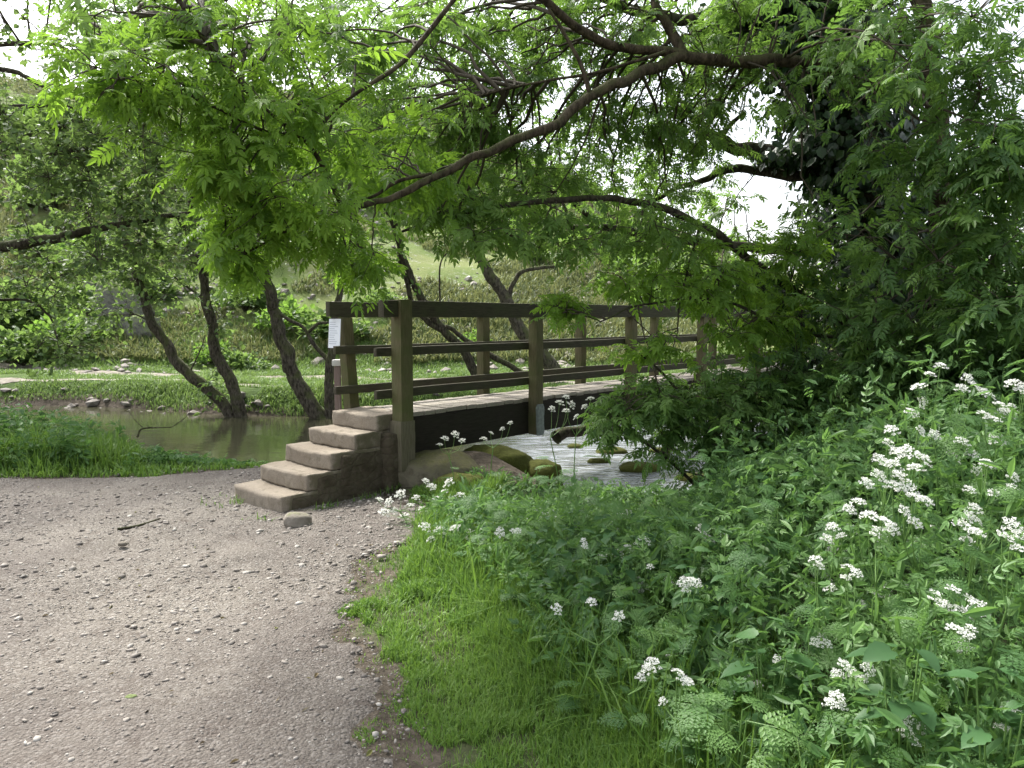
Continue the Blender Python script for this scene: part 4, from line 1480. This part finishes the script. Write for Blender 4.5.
# short verge turf
n = 300000
y = 2.0 + 5.6 * rng.random(n) ** 1.6
x = rng.uniform(-1.7, 1.6, n)
pin = path_in(x, y)
vi = veg_in(x, y)
pt = fbm(x, y, 2.6, 3, 71)
tuft = fbm(x, y, 5.5, 2, 77)
ok = (((pin < -.02 + .22 * pt + .12 * tuft) & (tuft > -.75)) | ((pin < .03) & (rng.random(n) < .22))) & (vi < .5) & (river_d(x, y) < -.25) & ((pt > -.65 + .5 * np.exp(-np.abs(pin) * 6)) | (rng.random(n) < .25))
mound = np.exp(-((x + .42) ** 2 + (y - 7.8) ** 2) / .7 ** 2)
ok &= (mound < .25) & ((y < 6.0) | (x > -.95))
x, y, vi, pin = x[ok], y[ok], vi[ok], pin[ok]
k = len(x)
tall = sstep(-.55, .15, vi)
h = (.028 + .03 * rng.random(k)) * (1 - tall) + tall * (.09 + .16 * rng.random(k)) + .045 * np.clip(fbm(x, y, 4.2, 2, 73), 0, 1)
h *= .45 + .55 * sstep(0, .22, -pin)
w = (.0036 + .003 * rng.random(k)) * np.clip(y / 3.5, .8, 1.6) * (1 + .5 * tall)
tn = .6 + .22 * fbm(x, y, 1.3, 3, 75) + rng.normal(size=k) * .24
g = G()
blades(g, x, y, hfun(x, y) - .004, h, w, rng, .55, tn)
tag(g.build('grass', M['grass'], None), 'short bright green turf between the gravel path and the tall plants', 'grass', kind='stuff')
# weeds at the foot of the steps
n = 520
u = rng.random(n)
wx_ = np.where(u < .35, -2.0 + .24 * rng.normal(size=n) * .4, np.where(u < .75, C1[0] + d2[0] * 1.5 * rng.random(n) + .1, -2.62 + .1 * rng.normal(size=n)))
wy_ = np.where(u < .35, 6.36 + .05 * rng.normal(size=n), np.where(u < .75, C1[1] + d2[1] * (wx_ - .1 - C1[0]) / d2[0] - .09 + .03 * rng.normal(size=n), 6.95 + .12 * rng.normal(size=n)))
keep = vnoise(wx_, wy_, 4.0, 12) > -.1
wx_, wy_ = wx_[keep], wy_[keep]
g = G()
blades(g, wx_, wy_, path_z(wx_, wy_) - .01, .03 + .07 * rng.random(len(wx_)), .006 + .005 * rng.random(len(wx_)), rng, .8, .45 + .2 * rng.normal(size=len(wx_)))
tag(g.build('weeds', M['grass'], None), 'sparse weeds and grass growing at the foot of the concrete steps', 'weeds', kind='stuff')
# tall grass mixed in with the plants
n = 26000
y = 1.7 + 5.6 * rng.random(n) ** 1.2
x = rng.uniform(-.8, 5, n)
vi = veg_in(x, y)
ok = (vi > -.12) & (vi < 1.6) & (river_d(x, y) < -.2) & (fbm(x, y, 1.3, 2, 81) + np.exp(-vi * 2.2) > .3)
x, y = x[ok], y[ok]
k = len(x)
h = np.clip((.18 + .30 * rng.random(k)), 0, np.maximum(.10, EYE - (512 - 317) * y / F + .05))
g = G()
blades(g, x, y, hfun(x, y), h, .006 + .005 * rng.random(k), rng, .6, .42 + rng.normal(size=k) * .2)
tag(g.build('grass', M['grass'], None), 'long arching grass at the edge of the white-flowered plants', 'grass', kind='stuff')
# left bank tall growth
def left_cap(x, y):
    px = 512 + F * x / y
    yt = np.interp(px, [-200, 60, 110, 140, 200, 280, 330], [400, 404, 422, 446, 462, 464, 470])
    return np.maximum(.04, EYE - (yt - 317) * y / F - np.maximum(0, hfun(x, y)))


n = 45000
x = rng.uniform(-11, -1.6, n)
y = rng.uniform(7.5, 11.2, n)
pin = path_in(x, y)
rd = river_d(x, y)
ok = (pin < -.02) & (rd < -.12)
x, y, pin, rd = x[ok], y[ok], pin[ok], rd[ok]
k = len(x)
tall = sstep(.05, .8, -pin) * (.35 + .65 * sstep(-3.6, -5.0, x)) * (.75 + .5 * fbm(x, y, .9, 2, 83))
h = .05 + .05 * rng.random(k) + np.clip(tall, 0, 1.3) * (.22 + .52 * rng.random(k))
cap = left_cap(x, y)
h = np.minimum(h, cap * (.35 + .8 * rng.random(k)) * (.8 + .35 * vnoise(x, y, 2.2, 9)))
g = G()
blades(g, x, y, hfun(x, y), h, .010 + .010 * rng.random(k), rng, .55, .62 + .22 * fbm(x, y, 1.6, 3, 85) + rng.normal(size=k) * .28)
tag(g.build('grass', M['grass'], None), 'tall lush grass on the near river bank beyond the path', 'grass', kind='stuff')
# far bank grass
n = 170000
y = 15.3 + 9.5 * rng.random(n)
x = (rng.uniform(-40, 900, n) - 512) / F * y
rd = river_d(x, y)
pt = fbm(x, y, .55, 3, 91)
ok = (rd < -.05) & (pt > -.75)
fp = np.abs(y - np.interp(x, [-22, -14, -9.5, -6, -3, 0, 3.5, 6.6, 9, 20], [24.5, 21.6, 20.2, 19.2, 18.6, 18.2, 17.6, 16.6, 16.8, 22]))
ok &= fp > .34 + .25 * vnoise(x, y, 1.5, 5)
fp2 = np.abs(y - np.interp(x, [-16, -12, -9, -6.8, -5], [18.6, 18.7, 18.4, 17.6, 17.0]))
ok &= (fp2 > .26) | (x > -5)
x, y, pt = x[ok], y[ok], pt[ok]
k = len(x)
h = .05 + .07 * rng.random(k) + .16 * np.clip(pt, 0, 1) * rng.random(k) + .2 * sstep(20.5, 23, y) * (x < -5) * rng.random(k)
g = G()
blades(g, x, y, hfun(x, y), h, (.012 + .010 * rng.random(k)), rng, .7, .5 + .3 * pt + rng.normal(size=k) * .16)
tag(g.build('grass', M['grass_far'], None), 'green grass on the far bank between the river and the hill', 'grass', kind='stuff')
# hill grass
n = 200000
y = 22 + 30 * rng.random(n) ** 1.2
x = (rng.uniform(-60, 860, n) - 512) / F * y
pt = fbm(x, y, .3, 3, 95)
ok = pt > -.35
x, y, pt = x[ok], y[ok], pt[ok]
k = len(x)
g = G()
blades(g, x, y, hfun(x, y), (.12 + .25 * rng.random(k)) * (1 + .3 * pt), .028 + .03 * rng.random(k), rng, .75, .45 - .35 * pt + rng.normal(size=k) * .2)
tag(g.build('grass', M['hillgrass'], None), 'dry tussocky grass on the hillside', 'grass', kind='stuff')


# ------------------------------------------------------------------ undergrowth
def veg_top(x, y):
    """how tall the growth may stand: it drops towards the water where the river shows over it"""
    px = 512 + F * x / y
    ytop = np.interp(px, [380, 430, 480, 560, 640, 690, 730, 800, 900, 1100], [518, 508, 498, 514, 522, 508, 462, 440, 400, 350])
    return EYE - (ytop - 317) * y / F


rng = np.random.default_rng(17)
gf, gn_, gs_ = G(), G(), G()


def sample_veg(n, lo=0.0, hi=9.0):
    y = 1.75 + 5.6 * rng.random(n) ** 1.15
    x = rng.uniform(-.9, 5.5, n)
    vi = veg_in(x, y)
    ok = (vi > lo) & (vi < hi) & (river_d(x, y) < -.15) & (x / y < .80)
    return x[ok], y[ok], vi[ok]


# ferny basal leaves, rising from many small rosettes
x, y, vi = sample_veg(4200, .05)
k = len(x)
z0 = hfun(x, y)
top = np.clip(np.minimum(veg_top(x, y) - z0, .28 + .62 * np.clip(vi, 0, 1.6)), .10, 1.2)
hz = top * rng.uniform(.12, .92, k) * np.where(rng.random(k) < .1, 1.3, 1.0)
a = rng.uniform(0, 2 * PI, k)
ax = np.stack([np.cos(a), np.sin(a), rng.uniform(.0, .7, k)], 1)
up = UP + rng.normal(size=(k, 3)) * .45 + np.array([0, -.2, 0])
pos = np.stack([x, y, z0 + hz], 1)
sz = rng.uniform(.09, .20, k) * np.clip(top * 2.2, .5, 1)
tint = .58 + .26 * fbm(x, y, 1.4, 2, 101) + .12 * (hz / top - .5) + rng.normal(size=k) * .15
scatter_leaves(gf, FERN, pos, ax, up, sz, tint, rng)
s = np.linspace(0, 1, 4)[None, :, None]
b = np.stack([x - ax[:, 0] * .08, y - ax[:, 1] * .08, z0 - .02], 1)
gs_.add(*mtube((b[:, None] * (1 - s) + pos[:, None] * s + (s * (1 - s)) * (rng.normal(size=(k, 1, 3)) * .12))[::3], .0018, 3))
# nettle-like stems with paired toothed leaves
x, y, vi = sample_veg(1900, .2)
sel = fbm(x, y, .9, 2, 111) > -.25
x, y, vi = x[sel], y[sel], vi[sel]
k = len(x)
z0 = hfun(x, y)
top = np.clip(np.minimum(veg_top(x, y) - z0, .35 + .6 * np.clip(vi, 0, 1.4)), .10, 1.15) * rng.uniform(.6, 1.0, k)
lean = rng.normal(size=(k, 2)) * .08
base = np.stack([x, y, z0], 1)
tip = np.stack([x + lean[:, 0], y + lean[:, 1], z0 + top], 1)
gs_.add(*mtube(base[:, None] * (1 - s) + tip[:, None] * s, .0028, 4))
ct = fbm(x, y, 1.0, 2, 121) * .25
for lv in range(7):
    f = .22 + .78 * lv / 6
    for sd in (0, 1):
        a = lv * PI / 2 + sd * PI + rng.normal(size=k) * .35 + x * 7
        ax = np.stack([np.cos(a), np.sin(a), np.full(k, -.05) - .25 * rng.random(k) + .3 * (lv == 6)], 1)
        up = UP + rng.normal(size=(k, 3)) * .2
        size = (.055 + .045 * rng.random(k)) * (1 - .45 * abs(f - .55)) * np.clip(top * 1.9, .45, 1)
        pos = base * (1 - f) + tip * f
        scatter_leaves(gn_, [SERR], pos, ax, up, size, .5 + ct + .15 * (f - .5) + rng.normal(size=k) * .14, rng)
# left bank nettles
y = rng.uniform(8.3, 10.4, 1500)
x = rng.uniform(-8.5, -2.8, 1500)
ok = (path_in(x, y) < -.25) & (river_d(x, y) < -.2) & (fbm(x, y, 1.0, 2, 131) > -.2)
x, y = x[ok], y[ok]
k = len(x)
z0 = hfun(x, y)
top = np.minimum(rng.uniform(.15, .75, k), left_cap(x, y) * (.7 + .4 * rng.random(k)))
base = np.stack([x, y, z0], 1)
tip = base + np.stack([rng.normal(size=k) * .06, rng.normal(size=k) * .06, top], 1)
gs2, gn2 = G(), G()
gs2.add(*mtube(base[:, None] * (1 - s) + tip[:, None] * s, .004, 3))
for lv in range(8):
    f = .2 + .8 * lv / 7
    for sd in (0, 1):
        a = lv * PI / 2 + sd * PI + rng.normal(size=k) * .35 + x * 7
        ax = np.stack([np.cos(a), np.sin(a), -.2 * rng.random(k)], 1)
        scatter_leaves(gn2, [LEAF, compound_t(3, .34, .2, .3, 60, 7)], base * (1 - f) + tip * f, ax + rng.normal(size=(k, 3)) * .4, UP + rng.normal(size=(k, 3)) * .5, .06 + .06 * rng.random(k), .6 + rng.normal(size=k) * .2, rng)
# fine leafy sprays that fill the gaps
x, y, vi = sample_veg(42000, .0)
k = len(x)
z0 = hfun(x, y)
top = np.clip(np.minimum(veg_top(x, y) - z0, .24 + .62 * np.clip(vi, 0, 1.6)), .08, 1.2)
c0 = fbm(x, y, 1.7, 2, 141)
pos = np.stack([x, y, z0 + top * rng.random(k) ** .7 * np.where(rng.random(k) < .12, 1.3, 1.0)], 1)
axx = rng.normal(size=(k, 3)) + np.array([0, 0, .25])
gsm = G()
scatter_leaves(gsm, [compound_t(3, .34, .2, .3, 60, 7), compound_t(2, .42, .24, .3, 50, 8), leaf_t(.13, .03, .3)], pos, axx, UP + rng.normal(size=(k, 3)) * .6 + np.array([0, -.3, 0]), rng.uniform(.05, .12, k), (.62 + .26 * c0 + rng.normal(size=k) * .18), rng)
tag(gsm.build('undergrowth', M['fern'], None), 'fine leafy sprays tangled through the plants of the near bank', 'undergrowth', kind='stuff')
tag(gf.build('undergrowth', M['fern'], None), 'ferny divided leaves carpeting the near bank', 'undergrowth', kind='stuff')
tag(gn_.build('undergrowth', M['nettle'], None, True), 'toothed nettle leaves crowding the near bank', 'undergrowth', kind='stuff')
tag(gs_.build('undergrowth', M['stem'], None), 'thin green stems under the leaves of the near bank', 'undergrowth', kind='stuff')
tag(gn2.build('undergrowth', M['fern'], None), 'broad leaves among the tall grass beside the river', 'undergrowth', kind='stuff')

# a few broad-leaved plants that stand out
for i, (px, py, Y, lab, nl, ls) in enumerate(((905, 640, 2.3, 'broad-leaved nettle clump with large dark leaves below the right-hand flower heads', 13, .105), (1000, 690, 2.1, 'broad-leaved plant at the lower right corner beside a white flower head', 9, .10),
                                              (565, 640, 3.5, 'pale dock plant with long leaves where the turf meets the tall plants', 7, .16), (770, 640, 2.7, 'leafy plant with toothed leaves among small white flowers, lower centre right', 10, .12))):
    p = at(px, py, Y)
    z0 = ground(p[0], p[1])
    root = thing('broadleaf_plant', (p[0], p[1], z0), lab, 'plant')
    rng2 = np.random.default_rng(200 + i)
    g1, g2 = G(), G()
    h = max(.12, p[2] - z0)
    for j in range(nl):
        a = j * 2.4 + rng2.normal() * .2
        f = rng2.uniform(.5, 1.05)
        pt_ = np.array([p[0] + math.cos(a) * .06, p[1] + math.sin(a) * .06, z0 + h * f])
        g2.add(*mtube(np.stack([np.array([p[0], p[1], z0 - .01]) * (1 - u) + pt_ * u for u in (0, .4, .7, 1)])[None], .003, 5))
        axx = np.array([[math.cos(a), math.sin(a), -.15 + .3 * rng2.random()]])
        scatter_leaves(g1, [SERR if i != 2 else leaf_t(.16, .05, .3)], pt_[None], axx, UP[None] + rng2.normal(size=(1, 3)) * .15, np.array([ls * rng2.uniform(.8, 1.2)]), np.array([.4 + .15 * rng2.normal() + (.35 if i == 2 else 0)]), rng2)
    g2.build('stems', M['stem'], root, True)
    g1.build('leaves', M['nettle'] if i != 2 else M['fern'], root, True)
for i, (px, py, Y, lab, nl, ls) in enumerate(((735, 715, 2.45, 'feathery pale green plant with finely cut leaves at the bottom edge right of the turf', 15, .17), (870, 600, 2.7, 'finely cut leafy plant under the spreading white heads', 10, .15), (640, 625, 3.3, 'feathery plant standing tall beside the lone white head above the turf', 11, .17))):
    p = at(px, py, Y)
    z0 = ground(p[0], p[1])
    root = thing('feathery_plant', (p[0], p[1], z0), lab, 'plant')
    rng2 = np.random.default_rng(240 + i)
    g1, g2 = G(), G()
    h = max(.12, p[2] - z0)
    for j in range(nl):
        a = j * 2.4 + rng2.normal() * .2
        f = rng2.uniform(.45, 1.05)
        pt_ = np.array([p[0] + math.cos(a) * .04, p[1] + math.sin(a) * .04, z0 + h * f])
        g2.add(*mtube(np.stack([np.array([p[0], p[1], z0 - .01]) * (1 - u) + pt_ * u for u in (0, .4, .7, 1)])[None], .0025, 5))
        scatter_leaves(g1, FERN, pt_[None], np.array([[math.cos(a), math.sin(a), .25 * rng2.random()]]), UP[None] + rng2.normal(size=(1, 3)) * .25 + np.array([[0, -.3, 0]]), np.array([ls * rng2.uniform(.75, 1.2)]), np.array([.85 + .15 * rng2.normal()]), rng2)
    g2.build('stems', M['stem'], root, True)
    g1.build('leaves', M['fern'], root)

# ------------------------------------------------------------------ cow parsley
def umbel(gflow, gray, c, axis_, R, rng):
    """flat-topped head: rays, each ending in a small button of florets"""
    n = 11
    ax = nrm(np.asarray(axis_, float))
    u = nrm(np.cross(ax, np.array([.3, 1, .1])))
    v = np.cross(ax, u)
    a = np.arange(n) * 2.39996
    rr = R * np.sqrt((np.arange(n) + .5) / n) * rng.uniform(.85, 1.1, n)
    ends = c + np.cos(a)[:, None] * u * rr[:, None] + np.sin(a)[:, None] * v * rr[:, None] + ax * (R * .8 - .5 * rr ** 2 / R)[:, None]
    s_ = np.linspace(0, 1, 3)[None, :, None]
    gray.add(*mtube(c * (1 - s_) + ends[:, None] * s_, .0007, 3))
    m = 13
    b = np.arange(m) * 2.39996
    ur = .27 * R * np.sqrt((np.arange(m) + .4) / m)
    pos = ends[:, None] + (np.cos(b)[:, None] * u + np.sin(b)[:, None] * v)[None] * ur[None, :, None] + ax * .1 * R + rng.normal(size=(n, m, 3)) * R * .035
    pos = pos.reshape(-1, 3)
    k = len(pos)
    up = ax + rng.normal(size=(k, 3)) * .4
    axx = rng.normal(size=(k, 3))
    sq = np.array([(-.5, -.5, 0), (.5, -.5, 0.1), (.5, .5, 0), (-.5, .5, .1)])
    V, Fc = inst(sq, np.array([[0, 1, 2, 3]]), pos, frames(axx, up), R * .135 * rng.uniform(.8, 1.3, k))
    gflow.add(V, Fc, np.repeat(.5 + rng.normal(size=k) * .3, 4))


CPARS = [
    # Y, umbels (px,py), umbel radius, label
    (3.3, [(930, 372), (918, 386), (941, 364), (924, 402), (912, 412)], .030, 'tallest cow parsley with lacy heads against the dark ivy trunk'),
    (3.5, [(968, 378), (976, 386), (962, 388)], .026, 'slim cow parsley with a small triple head right of the tallest one'),
    (3.2, [(1012, 382), (1021, 388), (1000, 402), (984, 412), (992, 418), (1008, 412)], .032, 'cow parsley leaning out at the right edge with high white heads'),
    (3.2, [(935, 434), (962, 440), (972, 452), (955, 456), (988, 463), (978, 470), (998, 440)], .031, 'cow parsley with loose white heads beneath the tallest heads'),
    (2.9, [(905, 452), (893, 464), (915, 466), (880, 474), (893, 484), (908, 488), (868, 482), (925, 458), (880, 458), (900, 474)], .034, 'cow parsley with the largest crowded white head, right of centre'),
    (2.9, [(985, 462), (970, 488), (994, 492), (1012, 486)], .028, 'cow parsley with four small heads right of the largest head'),
    (2.8, [(858, 500), (850, 508), (868, 514), (884, 520), (878, 532), (892, 528)], .031, 'cow parsley with drooping white heads just below the largest head'),
    (2.8, [(914, 496), (925, 500), (915, 522), (905, 510)], .027, 'cow parsley with two stacked heads beside the drooping one'),
    (2.7, [(970, 516), (962, 524), (976, 530), (968, 540)], .029, 'cow parsley with a dense oval head above the dark nettle leaves'),
    (2.6, [(1012, 524), (1020, 534), (1006, 536), (1018, 546)], .030, 'cow parsley with a dense head cut by the right edge'),
    (2.9, [(832, 526), (840, 534), (828, 538)], .027, 'small cow parsley head left of the drooping white heads'),
    (2.8, [(815, 558), (820, 564)], .025, 'single tiny cow parsley head on a bent stalk, upper of a pair'),
    (2.7, [(848, 566), (856, 572), (846, 576)], .025, 'compact round cow parsley head beside a long slanting stalk'),
    (2.5, [(955, 588), (938, 598), (946, 604), (972, 600), (980, 608), (964, 612)], .030, 'spreading cow parsley heads over the large dark nettle leaves'),
    (2.4, [(955, 628), (966, 634), (972, 626), (962, 646)], .026, 'cow parsley with a ragged head under the spreading heads'),
    (2.3, [(1008, 714), (1014, 722), (1002, 726), (1020, 716)], .028, 'cow parsley head low at the bottom right corner'),
    (2.3, [(908, 720), (920, 726), (912, 736), (926, 714), (902, 730)], .029, 'bright round cow parsley head near the bottom edge on the right'),
    (2.5, [(845, 664), (852, 672), (838, 674), (868, 668), (862, 678)], .025, 'twin cow parsley heads side by side above a lower head'),
    (2.4, [(836, 696), (842, 704), (830, 702)], .026, 'cow parsley head directly below the twin heads'),
    (2.7, [(822, 634), (828, 642), (816, 642)], .025, 'lone cow parsley head in the middle of the leafy bank'),
    (3.2, [(668, 654), (674, 664), (664, 672), (672, 680)], .024, 'cow parsley with a tall narrow head at the turf edge'),
    (4.0, [(628, 548), (638, 544), (618, 554), (645, 540)], .028, 'cow parsley with a long slanting head near the bright water'),
    (3.9, [(640, 580), (646, 586), (640, 590)], .024, 'small cow parsley head below the slanting one near the water'),
    (3.0, [(690, 578), (696, 582), (684, 584)], .028, 'tiny white head among leaves left of the leafy bank middle'),
    (2.9, [(738, 684), (748, 678), (756, 684), (732, 690)], .022, 'cow parsley with a broken row of small heads low on the bank'),
    (2.8, [(778, 660), (784, 666), (800, 684), (806, 688)], .022, 'cow parsley with sparse small heads beside the leafy nettle plant'),
    (4.3, [(488, 605), (494, 600), (482, 622), (490, 624), (476, 615)], .030, 'low cow parsley with scattered heads at the inner edge of the turf'),
    (5.2, [(478, 532), (484, 540), (470, 536), (440, 530), (430, 538), (455, 528), (448, 536), (425, 526)], .040, 'pale cow parsley spreading at the left end of the tall plants'),
    (6.2, [(400, 494), (388, 502), (394, 510), (410, 504), (416, 496), (384, 512), (422, 508), (404, 516), (380, 498)], .045, 'cow parsley clump growing against the foot of the side wall'),
    (6.3, [(432, 486), (444, 490), (438, 498), (452, 500), (426, 480), (460, 494), (448, 482)], .045, 'cow parsley clump in front of the mossy boulder'),
    (7.0, [(445, 438), (455, 434), (440, 444), (462, 440)], .034, 'cow parsley with open heads in front of the dark girder, left one'),
    (7.2, [(492, 432), (502, 428), (510, 422), (484, 438)], .034, 'cow parsley with open heads in front of the dark girder, between two others'),
    (6.6, [(560, 402), (566, 410), (552, 408), (572, 404)], .038, 'cow parsley silhouetted beside the second bridge post'),
    (6.4, [(590, 398), (584, 406), (576, 416), (566, 396)], .034, 'cow parsley head touching the bush beside the second bridge post'),
    (5.4, [(620, 516), (628, 512), (612, 518)], .040, 'cow parsley head hanging over the bright water'),
    (5.0, [(545, 512), (552, 516), (530, 520), (538, 514)], .036, 'cow parsley among fern leaves below the smaller mossy boulder'),
]
rngc = np.random.default_rng(77)
for i in range(24):
    py = rngc.uniform(520, 735)
    lo = np.interp(py, [520, 600, 650, 740], [450, 540, 600, 690])
    px = lo + (rngc.uniform(0, 1) ** .8) * (900 - lo)
    if px > 690 and py > 600:
        continue
    Yc = (EYE - rngc.uniform(.42, .6)) * F / (py - 317)
    CPARS.append((Yc, [(px + rngc.normal() * 45 / Yc, py + rngc.normal() * 25 / Yc) for j in range(rngc.integers(2, 5))], rngc.uniform(.020, .027), 'small cow parsley with a few little white heads dotted among the bank leaves'))
for i in range(7):
    py = rngc.uniform(395, 560)
    px = rngc.uniform(870, 1030)
    Yc = rngc.uniform(2.7, 3.7)
    CPARS.append((Yc, [(px + rngc.normal() * 55 / Yc, py + rngc.normal() * 40 / Yc) for j in range(rngc.integers(3, 6))], rngc.uniform(.024, .030), 'cow parsley filling in between the big white heads at the right edge'))
for i, (Y, um, R, lab) in enumerate(CPARS):
    rng2 = np.random.default_rng(300 + i)
    heads = np.array([at(px, py, Y + rng2.normal() * .05 * min(1, Y / 4)) for px, py in um])
    c = heads.mean(0)
    bx, by = c[0] + rng2.normal() * .06 + (.05 if Y < 3.4 else 0), Y + rng2.normal() * .05
    if Y > 6.5:
        by = min(by, 7.3)
    z0 = ground(bx, by)
    root = thing('cow_parsley', (bx, by, z0), lab, 'wildflower', 'cow parsley plants in flower on the near bank')
    base = np.array([bx, by, z0 - .02])
    H_ = heads[:, 2].max() - z0
    node = base + (c - base) * .72 + rng2.normal(size=3) * [.05, .05, 0]
    gs, gle = G(), G()
    gs.add(*mtube(spline([base, base + (node - base) * .5 + rng2.normal(size=3) * [.02, .02, 0], node], 10)[None], .0042, 6))
    for hp in heads:
        ax_ = nrm(UP * 1.0 + np.array([0, -.55, 0]) + rng2.normal(size=3) * .3)
        st_ = hp - ax_ * R * .75
        mid = (node + st_) / 2 + (st_ - node) * [.22, .22, -.1]
        gs.add(*mtube(spline([node, mid, st_], 8)[None], np.linspace(.0028, .0014, 8)[None], 5))
        gfl = G()
        umbel(gfl, gs, st_, ax_, R * rng2.uniform(.75, 1.2), rng2)
        gfl.build('flower_head', M['flower'], root)
    m = 5
    a = rng2.uniform(0, 2 * PI, m)
    f = rng2.uniform(.15, .75, m)
    pos = base + (node - base) * f[:, None]
    scatter_leaves(gle, FERN, pos, np.stack([np.cos(a), np.sin(a), .25 + 0 * a], 1), UP + rng2.normal(size=(m, 3)) * .2, np.clip(H_ * .3, .08, .24) * rng2.uniform(.7, 1.2, m), .5 + rng2.normal(size=m) * .15, rng2)
    gs.build('stem', M['stem'], root, True)
    gle.build('leaves', M['fern'], root)

# ------------------------------------------------------------------ light
w = bpy.data.worlds.new('World')
S.world = w
w.use_nodes = True
nt = w.node_tree
nt.nodes.clear()
SUN_EL, SUN_AZ = math.radians(52), math.radians(-42)      # azimuth measured from +Y towards +X
sky = nt.nodes.new('ShaderNodeTexSky')
sky.sky_type = 'NISHITA'
sky.sun_disc = False
sky.sun_elevation = SUN_EL
sky.sun_rotation = SUN_AZ
sky.air_density = 1.0
sky.dust_density = 4.0
hsv = nt.nodes.new('ShaderNodeHueSaturation')
hsv.inputs['Saturation'].default_value = .32
hsv.inputs['Value'].default_value = 1.0
bg = nt.nodes.new('ShaderNodeBackground')
bg.inputs['Strength'].default_value = .13
wo = nt.nodes.new('ShaderNodeOutputWorld')
nt.links.new(sky.outputs[0], hsv.inputs['Color'])
nt.links.new(hsv.outputs[0], bg.inputs['Color'])
nt.links.new(bg.outputs[0], wo.inputs['Surface'])
sd = bpy.data.lights.new('sun', 'SUN')
sd.energy = 2.4
sd.angle = math.radians(12)
sd.color = (1, .965, .895)
so = bpy.data.objects.new('sun', sd)
COL.objects.link(so)
sv = Vector((math.sin(SUN_AZ) * math.cos(SUN_EL), math.cos(SUN_AZ) * math.cos(SUN_EL), math.sin(SUN_EL)))
so.rotation_euler = sv.to_track_quat('Z', 'Y').to_euler()
so.location = (-10, 10, 20)

S.view_settings.view_transform = 'Standard'
S.view_settings.look = 'None'
S.view_settings.exposure = 1.82
S.view_settings.gamma = 1
S.view_settings.use_curve_mapping = False
S.render.engine = 'CYCLES'
S.cycles.use_denoising = True
S.cycles.denoiser = 'OPENIMAGEDENOISE'
S.cycles.max_bounces = 7
S.cycles.diffuse_bounces = 4
S.cycles.glossy_bounces = 2
S.cycles.transmission_bounces = 4
S.cycles.caustics_reflective = False
S.cycles.caustics_refractive = False
S.cycles.sample_clamp_indirect = 6
